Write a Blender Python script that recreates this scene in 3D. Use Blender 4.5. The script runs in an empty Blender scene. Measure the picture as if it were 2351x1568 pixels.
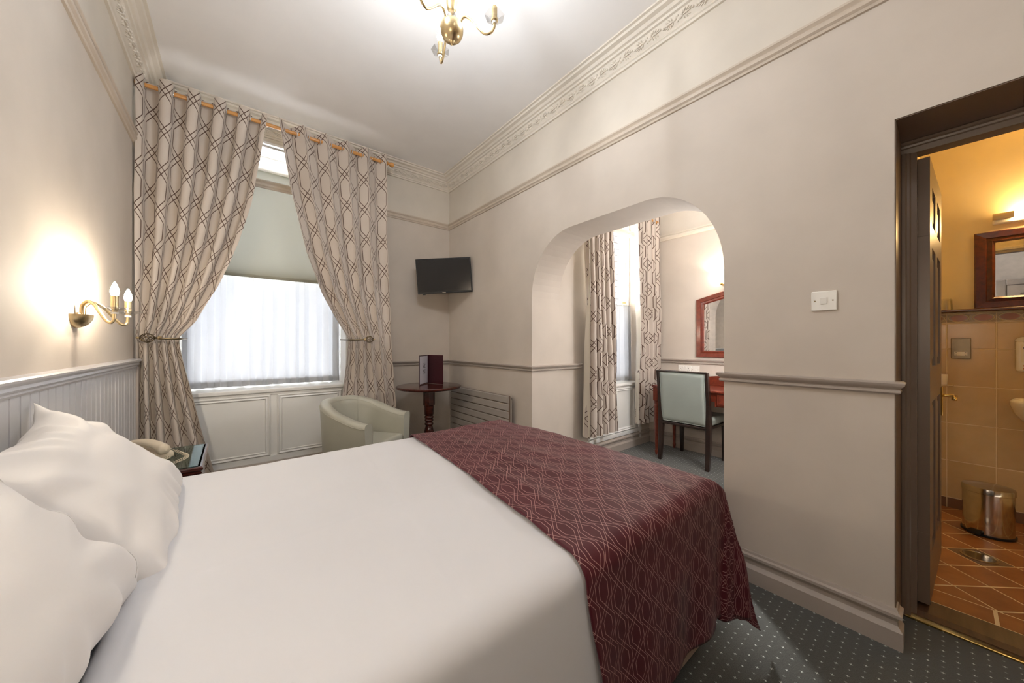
import bpy, bmesh, math, random
from mathutils import Vector, Matrix, noise
random.seed(4)
SC = bpy.context.scene
COL = SC.collection
PI = math.pi

# ---------------------------------------------------------------- camera, world, exposure
TH = math.atan(638.5 / 795.0)
cam_d = bpy.data.cameras.new('camera')
cam_d.sensor_width = 36.0
cam_d.lens = 795.0 / 2351.0 * 36.0
cam_d.shift_y = 5.0 / 2351.0
cam_d.clip_start = 0.03
cam = bpy.data.objects.new('camera', cam_d)
cam.location = (0, 0, 1.2)
cam.rotation_euler = (PI / 2, 0, -TH)
COL.objects.link(cam)
SC.camera = cam

world = bpy.data.worlds.new('sky')
SC.world = world
world.use_nodes = True
_bg = world.node_tree.nodes['Background']
_bg.inputs['Color'].default_value = (0.93, 0.965, 1.0, 1)
_bg.inputs['Strength'].default_value = 19.0

SC.view_settings.view_transform = 'Standard'
SC.view_settings.look = 'None'
SC.view_settings.gamma = 1.0
SC.view_settings.exposure = 0.60
SC.view_settings.use_curve_mapping = False

_sd = bpy.data.lights.new('hazy_sun', 'SUN'); _sd.energy = 9.0; _sd.angle = math.radians(6); _sd.color = (1, .98, .95)
_so = bpy.data.objects.new('hazy_sun', _sd); COL.objects.link(_so)
_so.rotation_euler = Vector((-.516, -.573, -.636)).to_track_quat('-Z', 'Y').to_euler()

# ---------------------------------------------------------------- helpers
class MB:
    def __init__(s):
        s.v = []; s.f = []; s.uv = {}
    def box(s, x0, x1, y0, y1, z0, z1):
        b = len(s.v)
        s.v += [(x0,y0,z0),(x1,y0,z0),(x1,y1,z0),(x0,y1,z0),(x0,y0,z1),(x1,y0,z1),(x1,y1,z1),(x0,y1,z1)]
        s.f += [[b+i for i in q] for q in ((3,2,1,0),(4,5,6,7),(0,1,5,4),(1,2,6,5),(2,3,7,6),(3,0,4,7))]
        return s
    def obox(s, c, ax, ay, az, hx, hy, hz, tx=1.0, ty=1.0):
        """oriented box; tx,ty scale the bottom face"""
        b = len(s.v); c = Vector(c); ax = Vector(ax); ay = Vector(ay); az = Vector(az)
        for k in (-1, 1):
            m, n = (tx, ty) if k < 0 else (1, 1)
            for i, j in ((-1,-1),(1,-1),(1,1),(-1,1)):
                s.v.append(tuple(c + ax*i*hx*m + ay*j*hy*n + az*k*hz))
        s.f += [[b+i for i in q] for q in ((3,2,1,0),(4,5,6,7),(0,1,5,4),(1,2,6,5),(2,3,7,6),(3,0,4,7))]
        return s
    def tube(s, pts, r, n=8, cap=True, rr=None, closed=False):
        pts = [Vector(p) for p in pts]; N = len(pts); b = len(s.v)
        t0 = (pts[1]-pts[0]).normalized()
        up = Vector((0,0,1)) if abs(t0.z) < .9 else Vector((1,0,0))
        nrm = t0.cross(up).normalized()
        for i, p in enumerate(pts):
            if closed: t = (pts[(i+1) % N]-pts[i-1])
            else: t = (pts[min(i+1,N-1)]-pts[max(i-1,0)])
            if t.length < 1e-9: t = t0
            t.normalize()
            nrm = (nrm - t*nrm.dot(t))
            nrm = nrm.normalized() if nrm.length > 1e-6 else t.orthogonal().normalized()
            bn = t.cross(nrm)
            R = rr[i] if rr else r
            for k in range(n):
                a = 2*PI*k/n
                s.v.append(tuple(p + nrm*math.cos(a)*R + bn*math.sin(a)*R))
        L = N if closed else N-1
        for i in range(L):
            j = (i+1) % N
            for k in range(n):
                s.f.append([b+i*n+k, b+i*n+(k+1)%n, b+j*n+(k+1)%n, b+j*n+k])
        if cap and not closed:
            s.f.append([b+k for k in range(n)][::-1]); s.f.append([b+(N-1)*n+k for k in range(n)])
        return s
    def lathe(s, prof, c=(0,0,0), n=24, sx=1.0, sy=1.0, axis='z', a0=0.0):
        b = len(s.v); c = Vector(c)
        for r, z in prof:
            for k in range(n):
                a = 2*PI*k/n + a0; x, y = r*math.cos(a)*sx, r*math.sin(a)*sy
                p = {'z':(x,y,z),'x':(z,x,y),'y':(y,z,x)}[axis]
                s.v.append(tuple(c+Vector(p)))
        for i in range(len(prof)-1):
            for k in range(n):
                s.f.append([b+i*n+k, b+i*n+(k+1)%n, b+(i+1)*n+(k+1)%n, b+(i+1)*n+k])
        s.f.append([b+k for k in range(n)][::-1])
        s.f.append([b+(len(prof)-1)*n+k for k in range(n)])
        return s
    def grid(s, fn, nu, nv, uvf=None, wrap=False):
        b = len(s.v)
        for j in range(nv+1):
            for i in range(nu+1):
                s.v.append(tuple(fn(i/nu, j/nv)))
                if uvf: s.uv[len(s.v)-1] = uvf(i/nu, j/nv)
        for j in range(nv):
            for i in range(nu):
                q = b+j*(nu+1)+i
                s.f.append([q, q+1, q+nu+2, q+nu+1])
        return s
    def prism(s, poly, axis, a0, a1):
        """poly: list of 2d points; axis 'x': (y,z), 'y': (x,z), 'z': (x,y)"""
        b = len(s.v); n = len(poly)
        mk = {'x':lambda p,a:(a,p[0],p[1]),'y':lambda p,a:(p[0],a,p[1]),'z':lambda p,a:(p[0],p[1],a)}[axis]
        for a in (a0, a1):
            for p in poly: s.v.append(mk(p,a))
        s.f.append([b+i for i in range(n)][::-1]); s.f.append([b+n+i for i in range(n)])
        for i in range(n):
            j = (i+1) % n
            s.f.append([b+i, b+j, b+n+j, b+n+i])
        return s
    def sweep(s, path, prof, side=-1, closed=False, caps=True):
        """path in plan; prof (d,z): d into the room (right of travel when side=-1)"""
        P = [Vector(p) for p in path]; N = len(P); b = len(s.v); m = len(prof)
        for i in range(N):
            dirs = []
            if i > 0 or closed: dirs.append((P[i]-P[i-1]).normalized())
            if i < N-1 or closed: dirs.append((P[(i+1) % N]-P[i]).normalized())
            ns = [Vector((-d.y, d.x))*(-side)*-1 if False else Vector((d.y, -d.x))*(-side) for d in dirs]
            nn = sum(ns, Vector((0,0)))
            nn.normalize()
            k = 1.0/max(.3, nn.dot(ns[0]))
            for d, z in prof:
                q = P[i]+nn*k*d
                s.v.append((q.x, q.y, z))
        for i in range(N if closed else N-1):
            i2 = (i+1) % N
            for j in range(m):
                j2 = (j+1) % m
                s.f.append([b+i*m+j, b+i*m+j2, b+i2*m+j2, b+i2*m+j])
        if not closed and caps:
            s.f.append([b+j for j in range(m)]); s.f.append([b+(N-1)*m+j for j in range(m)][::-1])
        return s
    def build(s, name, mat, parent=None, smooth=False, bevel=0, seg=2, fix=True, sub=0, solid=0, auto=None):
        me = bpy.data.meshes.new(name)
        me.from_pydata([tuple(v) for v in s.v], [], s.f)
        if s.uv:
            ul = me.uv_layers.new(name='UVMap')
            for l in me.loops: ul.data[l.index].uv = s.uv.get(l.vertex_index, (0,0))
        if fix:
            bm = bmesh.new(); bm.from_mesh(me)
            bmesh.ops.recalc_face_normals(bm, faces=bm.faces)
            bm.to_mesh(me); bm.free()
        me.materials.append(mat)
        o = bpy.data.objects.new(name, me); COL.objects.link(o)
        if parent: o.parent = parent
        if smooth:
            for p in me.polygons: p.use_smooth = True
            if auto:
                bm = bmesh.new(); bm.from_mesh(me)
                for e in bm.edges:
                    if len(e.link_faces) == 2 and e.calc_face_angle(0) > math.radians(auto): e.smooth = False
                bm.to_mesh(me); bm.free()
        if bevel:
            md = o.modifiers.new('bevel', 'BEVEL'); md.width = bevel; md.segments = seg; md.limit_method = 'ANGLE'
            md.angle_limit = math.radians(40); md.harden_normals = False
            for p in me.polygons: p.use_smooth = True
            bm = bmesh.new(); bm.from_mesh(me)
            for e in bm.edges:
                if len(e.link_faces) == 2 and e.calc_face_angle(0) > math.radians(40): e.smooth = False
            bm.to_mesh(me); bm.free()
        if solid:
            md = o.modifiers.new('solid', 'SOLIDIFY'); md.thickness = solid; md.offset = 0
        if sub:
            md = o.modifiers.new('sub', 'SUBSURF'); md.levels = sub; md.render_levels = sub
        return o

def tag(o, label=None, cat=None, group=None, kind=None):
    if label: o['label'] = label
    if cat: o['category'] = cat
    if group: o['group'] = group
    if kind: o['kind'] = kind
    return o
def thing(name, loc, label, cat, rz=0, group=None, rot=None):
    o = bpy.data.objects.new(name, None); COL.objects.link(o)
    o.empty_display_size = .1
    o.location = loc
    o.rotation_euler = rot if rot else (0, 0, rz)
    return tag(o, label, cat, group)
def struct(o, label):
    return tag(o, label, None, None, 'structure')
def copy_tree(o, parent=None):
    c = o.copy(); COL.objects.link(c); c.parent = parent
    for ch in [k for k in o.children]: copy_tree(ch, c)
    return c
def lerp(a, b, t): return a+(b-a)*t
def interp(tab, x):
    if x <= tab[0][0]: return tab[0][1]
    for (x0,y0),(x1,y1) in zip(tab, tab[1:]):
        if x <= x1: return lerp(y0, y1, (x-x0)/(x1-x0))
    return tab[-1][1]
def sm(a, b, x):
    t = min(1, max(0, (x-a)/(b-a))); return t*t*(3-2*t)
def spline(pts, n=8):
    P = [Vector(p) for p in pts]; P = [P[0]*2-P[1]]+P+[P[-1]*2-P[-2]]; out = []
    for i in range(1, len(P)-2):
        for k in range(n):
            t = k/n; p0,p1,p2,p3 = P[i-1:i+3]
            out.append(.5*((2*p1)+(-p0+p2)*t+(2*p0-5*p1+4*p2-p3)*t*t+(-p0+3*p1-3*p2+p3)*t**3))
    out.append(P[-2]); return out

# ---------------------------------------------------------------- materials
def srgb(r, g, b):
    f = lambda c: (c/255/12.92) if c/255 <= .04045 else ((c/255+.055)/1.055)**2.4
    return (f(r), f(g), f(b))
class N:
    def __init__(s, name):
        s.m = bpy.data.materials.new(name); s.m.use_nodes = True
        s.t = s.m.node_tree; s.b = s.t.nodes['Principled BSDF']; s.out = s.t.nodes['Material Output']
    def n(s, typ, **kw):
        nd = s.t.nodes.new(typ)
        for k, v in kw.items(): setattr(nd, k, v)
        return nd
    def l(s, a, b): s.t.links.new(a, b)
    def math(s, op, a, b=None, c=None, clamp=False):
        nd = s.n('ShaderNodeMath', operation=op); nd.use_clamp = clamp
        for i, v in enumerate((a, b, c)):
            if v is None: continue
            if isinstance(v, (int, float)): nd.inputs[i].default_value = v
            else: s.l(v, nd.inputs[i])
        return nd.outputs[0]
    def mix(s, f, a, b):
        nd = s.n('ShaderNodeMix', data_type='RGBA')
        for sock, v in ((nd.inputs[0], f), (nd.inputs[6], a), (nd.inputs[7], b)):
            if isinstance(v, (int, float)): sock.default_value = v
            elif isinstance(v, tuple): sock.default_value = (*v[:3], 1)
            else: s.l(v, sock)
        return nd.outputs[2]
    def coord(s, kind='Object', scale=None):
        o = s.n('ShaderNodeTexCoord').outputs[kind]
        if scale:
            mp = s.n('ShaderNodeMapping'); mp.inputs['Scale'].default_value = scale
            s.l(o, mp.inputs[0]); return mp.outputs[0]
        return o
    def noise(s, vec, scale, detail=3, rough=.5):
        nd = s.n('ShaderNodeTexNoise'); nd.inputs['Scale'].default_value = scale
        nd.inputs['Detail'].default_value = detail; nd.inputs['Roughness'].default_value = rough
        s.l(vec, nd.inputs['Vector']); return nd.outputs['Fac']
    def ramp(s, f, a, b):
        nd = s.n('ShaderNodeMapRange'); nd.inputs[1].default_value = a; nd.inputs[2].default_value = b
        s.l(f, nd.inputs[0]); return nd.outputs[0]
    def bump(s, h, st=.3, dist=.01):
        nd = s.n('ShaderNodeBump'); nd.inputs['Strength'].default_value = st; nd.inputs['Distance'].default_value = dist
        s.l(h, nd.inputs['Height']); s.l(nd.outputs[0], s.b.inputs['Normal'])
    def col(s, c):
        if isinstance(c, tuple): s.b.inputs['Base Color'].default_value = (*c[:3], 1)
        else: s.l(c, s.b.inputs['Base Color'])
    def p(s, **kw):
        for k, v in kw.items(): s.b.inputs[k.replace('_', ' ')].default_value = v
        return s

def paint(name, c, rough=.6, var=.04, bump=.08, bs=60, spec=.3):
    k = N(name); co = k.coord()
    nz = k.noise(co, 2.5, 4)
    d = tuple(x*(1-var*2) for x in c); l = tuple(min(1, x*(1+var)) for x in c)
    k.col(k.mix(k.ramp(nz, .3, .7), d, l))
    k.p(Roughness=rough, Specular_IOR_Level=spec)
    k.bump(k.noise(co, bs, 3), bump, .004)
    return k.m
def wood(name, c1, c2, rough=.25, scale=(3, 22, 22), coat=.4):
    k = N(name); co = k.coord('Object', scale)
    nz = k.noise(co, 1.6, 5, .6)
    k.col(k.mix(k.ramp(nz, .32, .68), c1, c2))
    k.p(Roughness=rough, Coat_Weight=coat, Coat_Roughness=.12)
    k.bump(k.noise(co, 6, 3), .05, .002)
    return k.m
def metal(name, c, rough=.25, met=1.0):
    k = N(name); co = k.coord()
    k.col(k.mix(k.ramp(k.noise(co, 30, 2), .3, .7), tuple(x*.88 for x in c), c))
    k.p(Roughness=rough, Metallic=met); return k.m
def glassy(name, tint=(1,1,1), gl=.12, rough=.0):
    k = N(name); k.t.nodes.remove(k.b)
    tr = k.n('ShaderNodeBsdfTransparent'); tr.inputs[0].default_value = (*tint, 1)
    g = k.n('ShaderNodeBsdfGlossy'); g.inputs['Roughness'].default_value = rough
    lw = k.n('ShaderNodeLayerWeight'); lw.inputs[0].default_value = .35
    f = k.math('MULTIPLY_ADD', lw.outputs['Fresnel'], .45, gl*.3, clamp=True)
    mx = k.n('ShaderNodeMixShader'); k.l(f, mx.inputs[0]); k.l(tr.outputs[0], mx.inputs[1]); k.l(g.outputs[0], mx.inputs[2])
    k.l(mx.outputs[0], k.out.inputs[0]); return k.m
def emit(name, c, s):
    k = N(name); k.b.inputs['Emission Color'].default_value = (*c, 1); k.b.inputs['Emission Strength'].default_value = s
    k.col(c); return k.m
def trellis(k, P, PV, d, lw, kk=4.0, soft=.6, amp=.215):
    """interlaced elongated-hexagon lattice, two lines per band"""
    uv = k.coord('UV'); sp = k.n('ShaderNodeSeparateXYZ'); k.l(uv, sp.inputs[0])
    U, V = sp.outputs[0], sp.outputs[1]
    res = None
    for du, dvv in ((0, 0), (P/2, PV/2)):
        tri = k.math('PINGPONG', k.math('ADD', V, dvv+10*PV), PV)
        nn = k.math('SUBTRACT', k.math('DIVIDE', tri, PV), .5)
        z = k.math('MULTIPLY', k.math('MAXIMUM', k.math('MINIMUM', k.math('MULTIPLY', nn, kk), 1), -1), P*amp)
        for op in ('SUBTRACT', 'ADD'):
            w = k.math('WRAP', k.math(op, k.math('ADD', U, du), z), P/2, -P/2)
            m = k.math('ABSOLUTE', k.math('SUBTRACT', k.math('ABSOLUTE', w), d/2))
            nd = k.n('ShaderNodeMapRange'); nd.interpolation_type = 'SMOOTHSTEP'
            nd.inputs[1].default_value = lw; nd.inputs[2].default_value = lw*(1+soft)
            nd.inputs[3].default_value = 1; nd.inputs[4].default_value = 0
            k.l(m, nd.inputs[0])
            res = nd.outputs[0] if res is None else k.math('MAXIMUM', res, nd.outputs[0])
    return res

M = {}
M['wall'] = paint('wall_paint_beige', srgb(203, 192, 180), .75)
M['wall_up'] = paint('wall_paint_cream', srgb(212, 203, 190), .75)
M['ceil'] = paint('ceiling_white', srgb(238, 235, 233), .85, .02)
M['plaster'] = paint('cornice_plaster', srgb(220, 211, 198), .8, .03, .2, 90)
M['trim'] = paint('trim_grey_gloss', srgb(172, 161, 151), .32, .04, .05, 40, .5)
M['trim_light'] = paint('picture_rail_paint', srgb(199, 185, 169), .45, .04, .05, 40)
M['panel_grey'] = paint('headboard_panel_grey', srgb(205, 203, 204), .3, .02, .03, 40, .5)
M['white_gloss'] = paint('white_gloss_paint', srgb(236, 234, 230), .3, .02, .04, 30, .5)
M['taupe'] = paint('door_frame_taupe', srgb(116, 98, 84), .35, .05, .05, 50, .5)
M['bath_wall'] = paint('bathroom_cream_wall', srgb(236, 219, 178), .7, .04)
M['white_plastic'] = paint('white_plastic', srgb(238, 234, 226), .3, .01, .01)
M['cream_plastic'] = paint('cream_plastic', srgb(222, 208, 184), .38, .02, .02)
M['black_plastic'] = paint('black_plastic', (.012, .012, .013), .35, .05, .02)
M['black_screen'] = paint('black_screen', (.008, .008, .009), .12, .02, .0, 10, .5)
M['dark'] = paint('dark_hole', (.02, .018, .015), .6)
M['mahogany'] = wood('mahogany_wood', srgb(50, 19, 13), srgb(82, 33, 22), .22)
M['cherry'] = wood('cherry_wood', srgb(92, 34, 20), srgb(122, 50, 30), .3)
M['dark_wood'] = wood('wenge_wood', srgb(26, 15, 11), srgb(44, 27, 20), .32)
M['pine'] = wood('pine_wood', srgb(190, 128, 62), srgb(214, 156, 88), .38, (2, 30, 30))
M['mirror_wood'] = wood('mirror_wood_dark', srgb(58, 22, 10), srgb(92, 38, 16), .28)
M['threshold'] = wood('threshold_wood', srgb(58, 40, 26), srgb(86, 60, 40), .45)
M['brass'] = metal('brushed_brass', (.74, .58, .33), .30)
M['bright_brass'] = metal('polished_brass', (.85, .62, .22), .15)
M['antique'] = metal('antique_brass', (.22, .17, .10), .35)
M['bronze_plate'] = metal('bronze_plate', (.25, .19, .12), .35)
M['chrome'] = metal('chrome', (.78, .78, .78), .08)
M['steel'] = metal('polished_steel', (.55, .52, .48), .13)
M['mirror'] = metal('mirror_glass', (.9, .9, .9), .01)
M['glass'] = glassy('window_glass')
M['crystal'] = glassy('crystal_glass', (.97, .97, .97), .35, .02)
M['table_glass'] = glassy('table_top_glass', (.80, .93, .90), .25, .01)
M['radiator'] = paint('radiator_grey', srgb(168, 160, 152), .38, .02, .02, 30, .5)
M['ceramic'] = paint('white_ceramic', srgb(240, 232, 214), .12, .01, .0, 10, .6)
M['paper'] = paint('menu_paper', srgb(214, 212, 222), .7, .01)
M['menu_cover'] = paint('menu_cover_maroon', srgb(58, 14, 20), .35, .08, .1, 120, .5)
M['ink'] = paint('printed_ink', (.03, .03, .04), .6)
M['bulb'] = emit('lit_bulb', (1, .87, .69), 460)
M['bulb_cool'] = emit('lit_filament_bulb', (.89, .945, 1.0), 560)
M['tube'] = emit('lit_tube', (1, .66, .27), 80)
M['lampglass'] = emit('lit_frosted_shade', (1, .88, .72), 16.0)
M['globe'] = emit('fill_opal_globe', (.95, .97, 1), 44)  # glow of the fill lamp added in the alcove
M['dome'] = emit('fill_opal_dome', (.97, .98, 1), 40)  # glow of the fill dome added on the alcove ceiling
M['dome_dim'] = emit('fill_opal_dome_dim', (.98, .985, 1), 12)  # weaker glow of the fill dome added behind the camera
M['ivory'] = paint('ivory_candle', srgb(225, 205, 165), .5, .01)

def mk_leather(name, c):
    k = N(name); co = k.coord()
    k.col(k.mix(k.ramp(k.noise(co, 4, 4), .3, .7), tuple(x*.9 for x in c), c))
    k.p(Roughness=.36, Specular_IOR_Level=.5)
    v = k.n('ShaderNodeTexVoronoi'); v.inputs['Scale'].default_value = 260; k.l(co, v.inputs['Vector'])
    k.bump(v.outputs['Distance'], .12, .002); return k.m
M['leather'] = mk_leather('grey_green_leather', srgb(176, 174, 160))
M['leather_blue'] = mk_leather('pale_grey_green_leather', srgb(156, 163, 156))

def mk_curtain(name, c1, c2, ln):
    k = N(name)
    mk = trellis(k, .28, .285, .036, .0027, 3.4)
    co = k.coord()
    base = k.mix(k.ramp(k.noise(co, 3, 3), .3, .7), c1, c2)
    k.col(k.mix(mk, base, ln)); k.p(Roughness=.6, Specular_IOR_Level=.25, Sheen_Weight=.25)
    k.bump(k.noise(co, 500, 2), .1, .001); return k.m
M['curtain'] = mk_curtain('curtain_trellis_fabric', srgb(192, 180, 168), srgb(203, 191, 180), srgb(84, 60, 48))
k = N('curtain_lining'); k.t.nodes.remove(k.b)
_d = k.n('ShaderNodeBsdfDiffuse'); _d.inputs[0].default_value = (*srgb(228, 220, 206), 1)
_t = k.n('ShaderNodeBsdfTranslucent'); _t.inputs[0].default_value = (*srgb(228, 220, 206), 1)
_x = k.n('ShaderNodeMixShader'); _x.inputs[0].default_value = .25
k.l(_d.outputs[0], _x.inputs[1]); k.l(_t.outputs[0], _x.inputs[2]); k.l(_x.outputs[0], k.out.inputs[0])
M['lining'] = k.m
k = N('net_voile'); k.t.nodes.remove(k.b)
_co = k.coord('UV'); 
_a = k.n('ShaderNodeBsdfTransparent')
_t = k.n('ShaderNodeBsdfTranslucent'); _t.inputs[0].default_value = (.056, .057, .061, 1)
_d = k.n('ShaderNodeBsdfDiffuse'); _d.inputs[0].default_value = (.93, .94, .96, 1)
_x = k.n('ShaderNodeMixShader'); _x.inputs[0].default_value = .45
k.l(_t.outputs[0], _x.inputs[1]); k.l(_d.outputs[0], _x.inputs[2])
_y = k.n('ShaderNodeMixShader'); _y.inputs[0].default_value = .992
k.l(_a.outputs[0], _y.inputs[1]); k.l(_x.outputs[0], _y.inputs[2]); k.l(_y.outputs[0], k.out.inputs[0])
M['voile'] = k.m
k = N('roller_blind_cloth'); k.t.nodes.remove(k.b)
_t = k.n('ShaderNodeBsdfTranslucent'); _t.inputs[0].default_value = (.038, .037, .033, 1)
_d = k.n('ShaderNodeBsdfDiffuse'); _d.inputs[0].default_value = (*srgb(205, 202, 184), 1)
_x = k.n('ShaderNodeMixShader'); _x.inputs[0].default_value = .55
k.l(_t.outputs[0], _x.inputs[1]); k.l(_d.outputs[0], _x.inputs[2]); k.l(_x.outputs[0], k.out.inputs[0])
M['blind'] = k.m

k = N('throw_maroon_trellis')
_m = trellis(k, .108, .100, .0135, .00062, 3.0, .9)
_co = k.coord()
_b = k.mix(k.ramp(k.noise(_co, 5, 3), .3, .7), srgb(70, 18, 30), srgb(84, 26, 38))
k.col(k.mix(_m, _b, srgb(182, 142, 138))); k.p(Roughness=.5, Sheen_Weight=.05, Specular_IOR_Level=.3)
k.bump(k.noise(_co, 600, 2), .12, .001)
M['throw'] = k.m
def linen(name, c, var=.02):
    k = N(name); co = k.coord()
    k.col(k.mix(k.ramp(k.noise(co, 3, 3), .3, .7), tuple(x*(1-var) for x in c), c))
    k.p(Roughness=.62, Specular_IOR_Level=.25, Sheen_Weight=.15)
    k.bump(k.noise(co, 700, 2), .06, .0008); return k.m
M['linen'] = linen('white_bed_linen', srgb(221, 221, 225))
M['pillowcase'] = linen('ivory_pillowcase', srgb(228, 224, 221))
M['divan'] = linen('divan_fabric', srgb(168, 146, 128), .12)

# carpet: dark grey-green with small pale stars
k = N('carpet_dotted')
_co = k.coord('Object')
_sp = k.n('ShaderNodeSeparateXYZ'); k.l(_co, _sp.inputs[0])
C_ = .036
def _star(ox, oy, r):
    fx = k.math('WRAP', k.math('ADD', _sp.outputs[0], ox), C_, -C_)
    fy = k.math('WRAP', k.math('ADD', _sp.outputs[1], oy), C_, -C_)
    ax = k.math('ABSOLUTE', fx); ay = k.math('ABSOLUTE', fy)
    s1 = k.math('ADD', ax, k.math('MULTIPLY', ay, 3.2)); s2 = k.math('ADD', ay, k.math('MULTIPLY', ax, 3.2))
    return k.math('LESS_THAN', k.math('MINIMUM', s1, s2), r)
_a = _star(0, 0, .0065); _b2 = _star(C_, C_, .0065)
_c2 = k.math('MULTIPLY', k.math('MAXIMUM', _star(C_, 0, .0052), _star(0, C_, .0052)), .55)
_m = k.math('MAXIMUM', k.math('MAXIMUM', _a, _b2), _c2)
_nz = k.noise(_co, 260, 2, .7)
_bs = k.mix(k.ramp(_nz, .25, .75), srgb(50, 51, 48), srgb(80, 81, 76))
k.col(k.mix(_m, _bs, srgb(196, 200, 196))); k.p(Roughness=.95, Specular_IOR_Level=.1, Sheen_Weight=.3)
k.bump(k.noise(_co, 420, 2, .8), .6, .004)
M['carpet'] = k.m

def mk_tile(name, c1, c2, sc=7, rough=.3):
    k = N(name); co = k.coord('Object'); inf = k.n('ShaderNodeObjectInfo')
    ad = k.n('ShaderNodeVectorMath', operation='ADD'); k.l(co, ad.inputs[0])
    cb = k.n('ShaderNodeCombineXYZ'); k.l(k.math('MULTIPLY', inf.outputs['Random'], 37.0), cb.inputs[0]); k.l(k.math('MULTIPLY', inf.outputs['Random'], 11.0), cb.inputs[1])
    k.l(cb.outputs[0], ad.inputs[1])
    f = k.ramp(k.noise(ad.outputs[0], sc, 5, .6), .3, .7)
    v = k.math('MULTIPLY_ADD', inf.outputs['Random'], .6, k.math('MULTIPLY', f, .5), clamp=True)
    k.col(k.mix(v, c1, c2)); k.p(Roughness=rough, Specular_IOR_Level=.5)
    k.bump(k.noise(ad.outputs[0], 30, 3), .04, .003); return k.m
M['wall_tile'] = mk_tile('beige_wall_tile', srgb(204, 174, 128), srgb(218, 190, 144), 9, .22)
M['floor_tile'] = mk_tile('terracotta_floor_tile', srgb(132, 78, 40), srgb(182, 124, 74), 8, .35)
M['skirt_tile'] = mk_tile('brown_skirting_tile', srgb(112, 84, 62), srgb(130, 98, 72), 9, .35)
M['border_tile'] = mk_tile('olive_border_tile', srgb(150, 128, 92), srgb(166, 142, 104), 12, .3)
M['border_oval'] = mk_tile('rust_border_oval', srgb(142, 78, 38), srgb(164, 96, 50), 14, .3)
M['border_line'] = paint('cream_border_line', srgb(222, 200, 158), .4)
M['grout'] = paint('grout_cream', srgb(238, 218, 178), .8, .05)
M['brick'] = mk_tile('grey_stone_brick', srgb(36, 36, 39), srgb(56, 56, 59), 9, .9)
M['mortar'] = paint('mortar_grey', srgb(58, 58, 58), .9)
M['notice'] = paint('notice_paper', srgb(230, 228, 226), .7)
# ================================================================ THE SETTING
XL, XR, YW, YB, ZC = -.541, 2.045, 3.77, -1.75, 3.17
XRB = 2.39                       # far face of the thick arch wall
XD, YA = 4.02, 2.29              # alcove desk wall, alcove window wall
XB = 3.97                        # bathroom back wall

def ell(cx, cz, rx, rz, a0, a1, n=14):
    return [(cx+rx*math.cos(lerp(a0,a1,i/n)), cz+rz*math.sin(lerp(a0,a1,i/n))) for i in range(n+1)]

# floor and ceiling
m = MB(); m.box(XL-.15, 2.32, YB-.15, YW+.4, -.1, 0); m.box(2.32, XD+.12, .3, YA+.25, -.1, 0)
struct(m.build('floor', M['carpet']), 'dark grey carpet dotted with small pale stars')
m = MB(); m.box(XL-.15, XD+.15, YB-.15, YW+.4, ZC, ZC+.1)
struct(m.build('ceiling', M['ceil']), 'plain off-white ceiling')

# left wall, rear wall
m = MB(); m.box(XL-.15, XL, YB, YW+.4, 0, 2.60)
wl = struct(m.build('wall_left', M['wall']), 'beige wall behind the bed with cream band above its rail')
MB().box(XL-.15, XL, YB, YW+.4, 2.60, ZC).build('upper_wall', M['wall_up'], wl)
m = MB(); m.box(XL-.15, XR+.3, YB-.15, YB, 0, 2.60)
wr = struct(m.build('wall_rear', M['wall']), 'beige wall behind the camera')
MB().box(XL-.15, XR+.3, YB-.15, YB, 2.60, ZC).build('upper_wall', M['wall_up'], wr)

# window wall with deep opening
OX0, OX1, OZ0, OZ1, OYB = -.37, .90, .80, 3.00, 4.17
m = MB(); m.box(XL, OX0, YW, OYB, 0, ZC); m.box(OX1, XR, YW, OYB, 0, 2.60)
ww = struct(m.build('wall_window', M['wall']), 'beige wall around the large curtained window')
m = MB(); m.box(OX1, XR+.3, YW, OYB, 2.60, ZC); m.box(OX0, OX1, YW, OYB, OZ1, ZC)
m.build('upper_wall', M['wall_up'], ww)
MB().box(OX0, OX1, YW+.012, OYB, 0, OZ0-.035).build('apron_back', M['white_gloss'], ww)
MB().box(OX0-.02, OX1+.02, YW-.02, OYB, OZ0-.035, OZ0).build('window_sill', M['white_gloss'], ww, bevel=.008)
# reveal linings and panelled soffit
MB().box(OX0, OX0+.02, YW+.001, OYB, OZ0, OZ1).build('reveal_lining', M['white_gloss'], ww)
MB().box(OX1-.02, OX1, YW+.001, OYB, OZ0, OZ1).build('reveal_lining', M['white_gloss'], ww)
MB().box(OX0+.02, OX1-.02, YW+.001, OYB, OZ1-.02, OZ1).build('soffit_lining', M['white_gloss'], ww)
def frame_mould(o, x0, x1, z0, z1, y, w=.028, dep=.014, mat='white_gloss', name='panel_moulding'):
    """raised picture-frame moulding on a y=const face, towards -y"""
    prof = [(0,0),(0,dep*.6),(w*.25,dep),(w*.5,dep*.55),(w*.75,dep*.8),(w,0)]
    mb = MB(); cs = [(x0,z0),(x1,z0),(x1,z1),(x0,z1)]; b = 0
    for (cx, cz), (sx, sz) in zip(cs, ((1,1),(-1,1),(-1,-1),(1,-1))):
        for d, h in prof: mb.v.append((cx+sx*d, y-h, cz+sz*d))
    n = len(prof)
    for i in range(4):
        j = (i+1) % 4
        for q in range(n-1): mb.f.append([i*n+q, i*n+q+1, j*n+q+1, j*n+q])
    return mb.build(name, M[mat], o)
for x0, x1 in ((-.30, .255), (.305, .84)):
    MB().box(x0+.03, x1-.03, YW+.004, YW+.02, .24, .70).build('apron_panel', M['white_gloss'], ww)
    frame_mould(ww, x0, x1, .20, .745, YW+.012, .045, .022)
MB().box(OX0, OX1, YW, YW+.02, .135, .20).build('apron_rail', M['white_gloss'], ww, bevel=.004)
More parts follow.
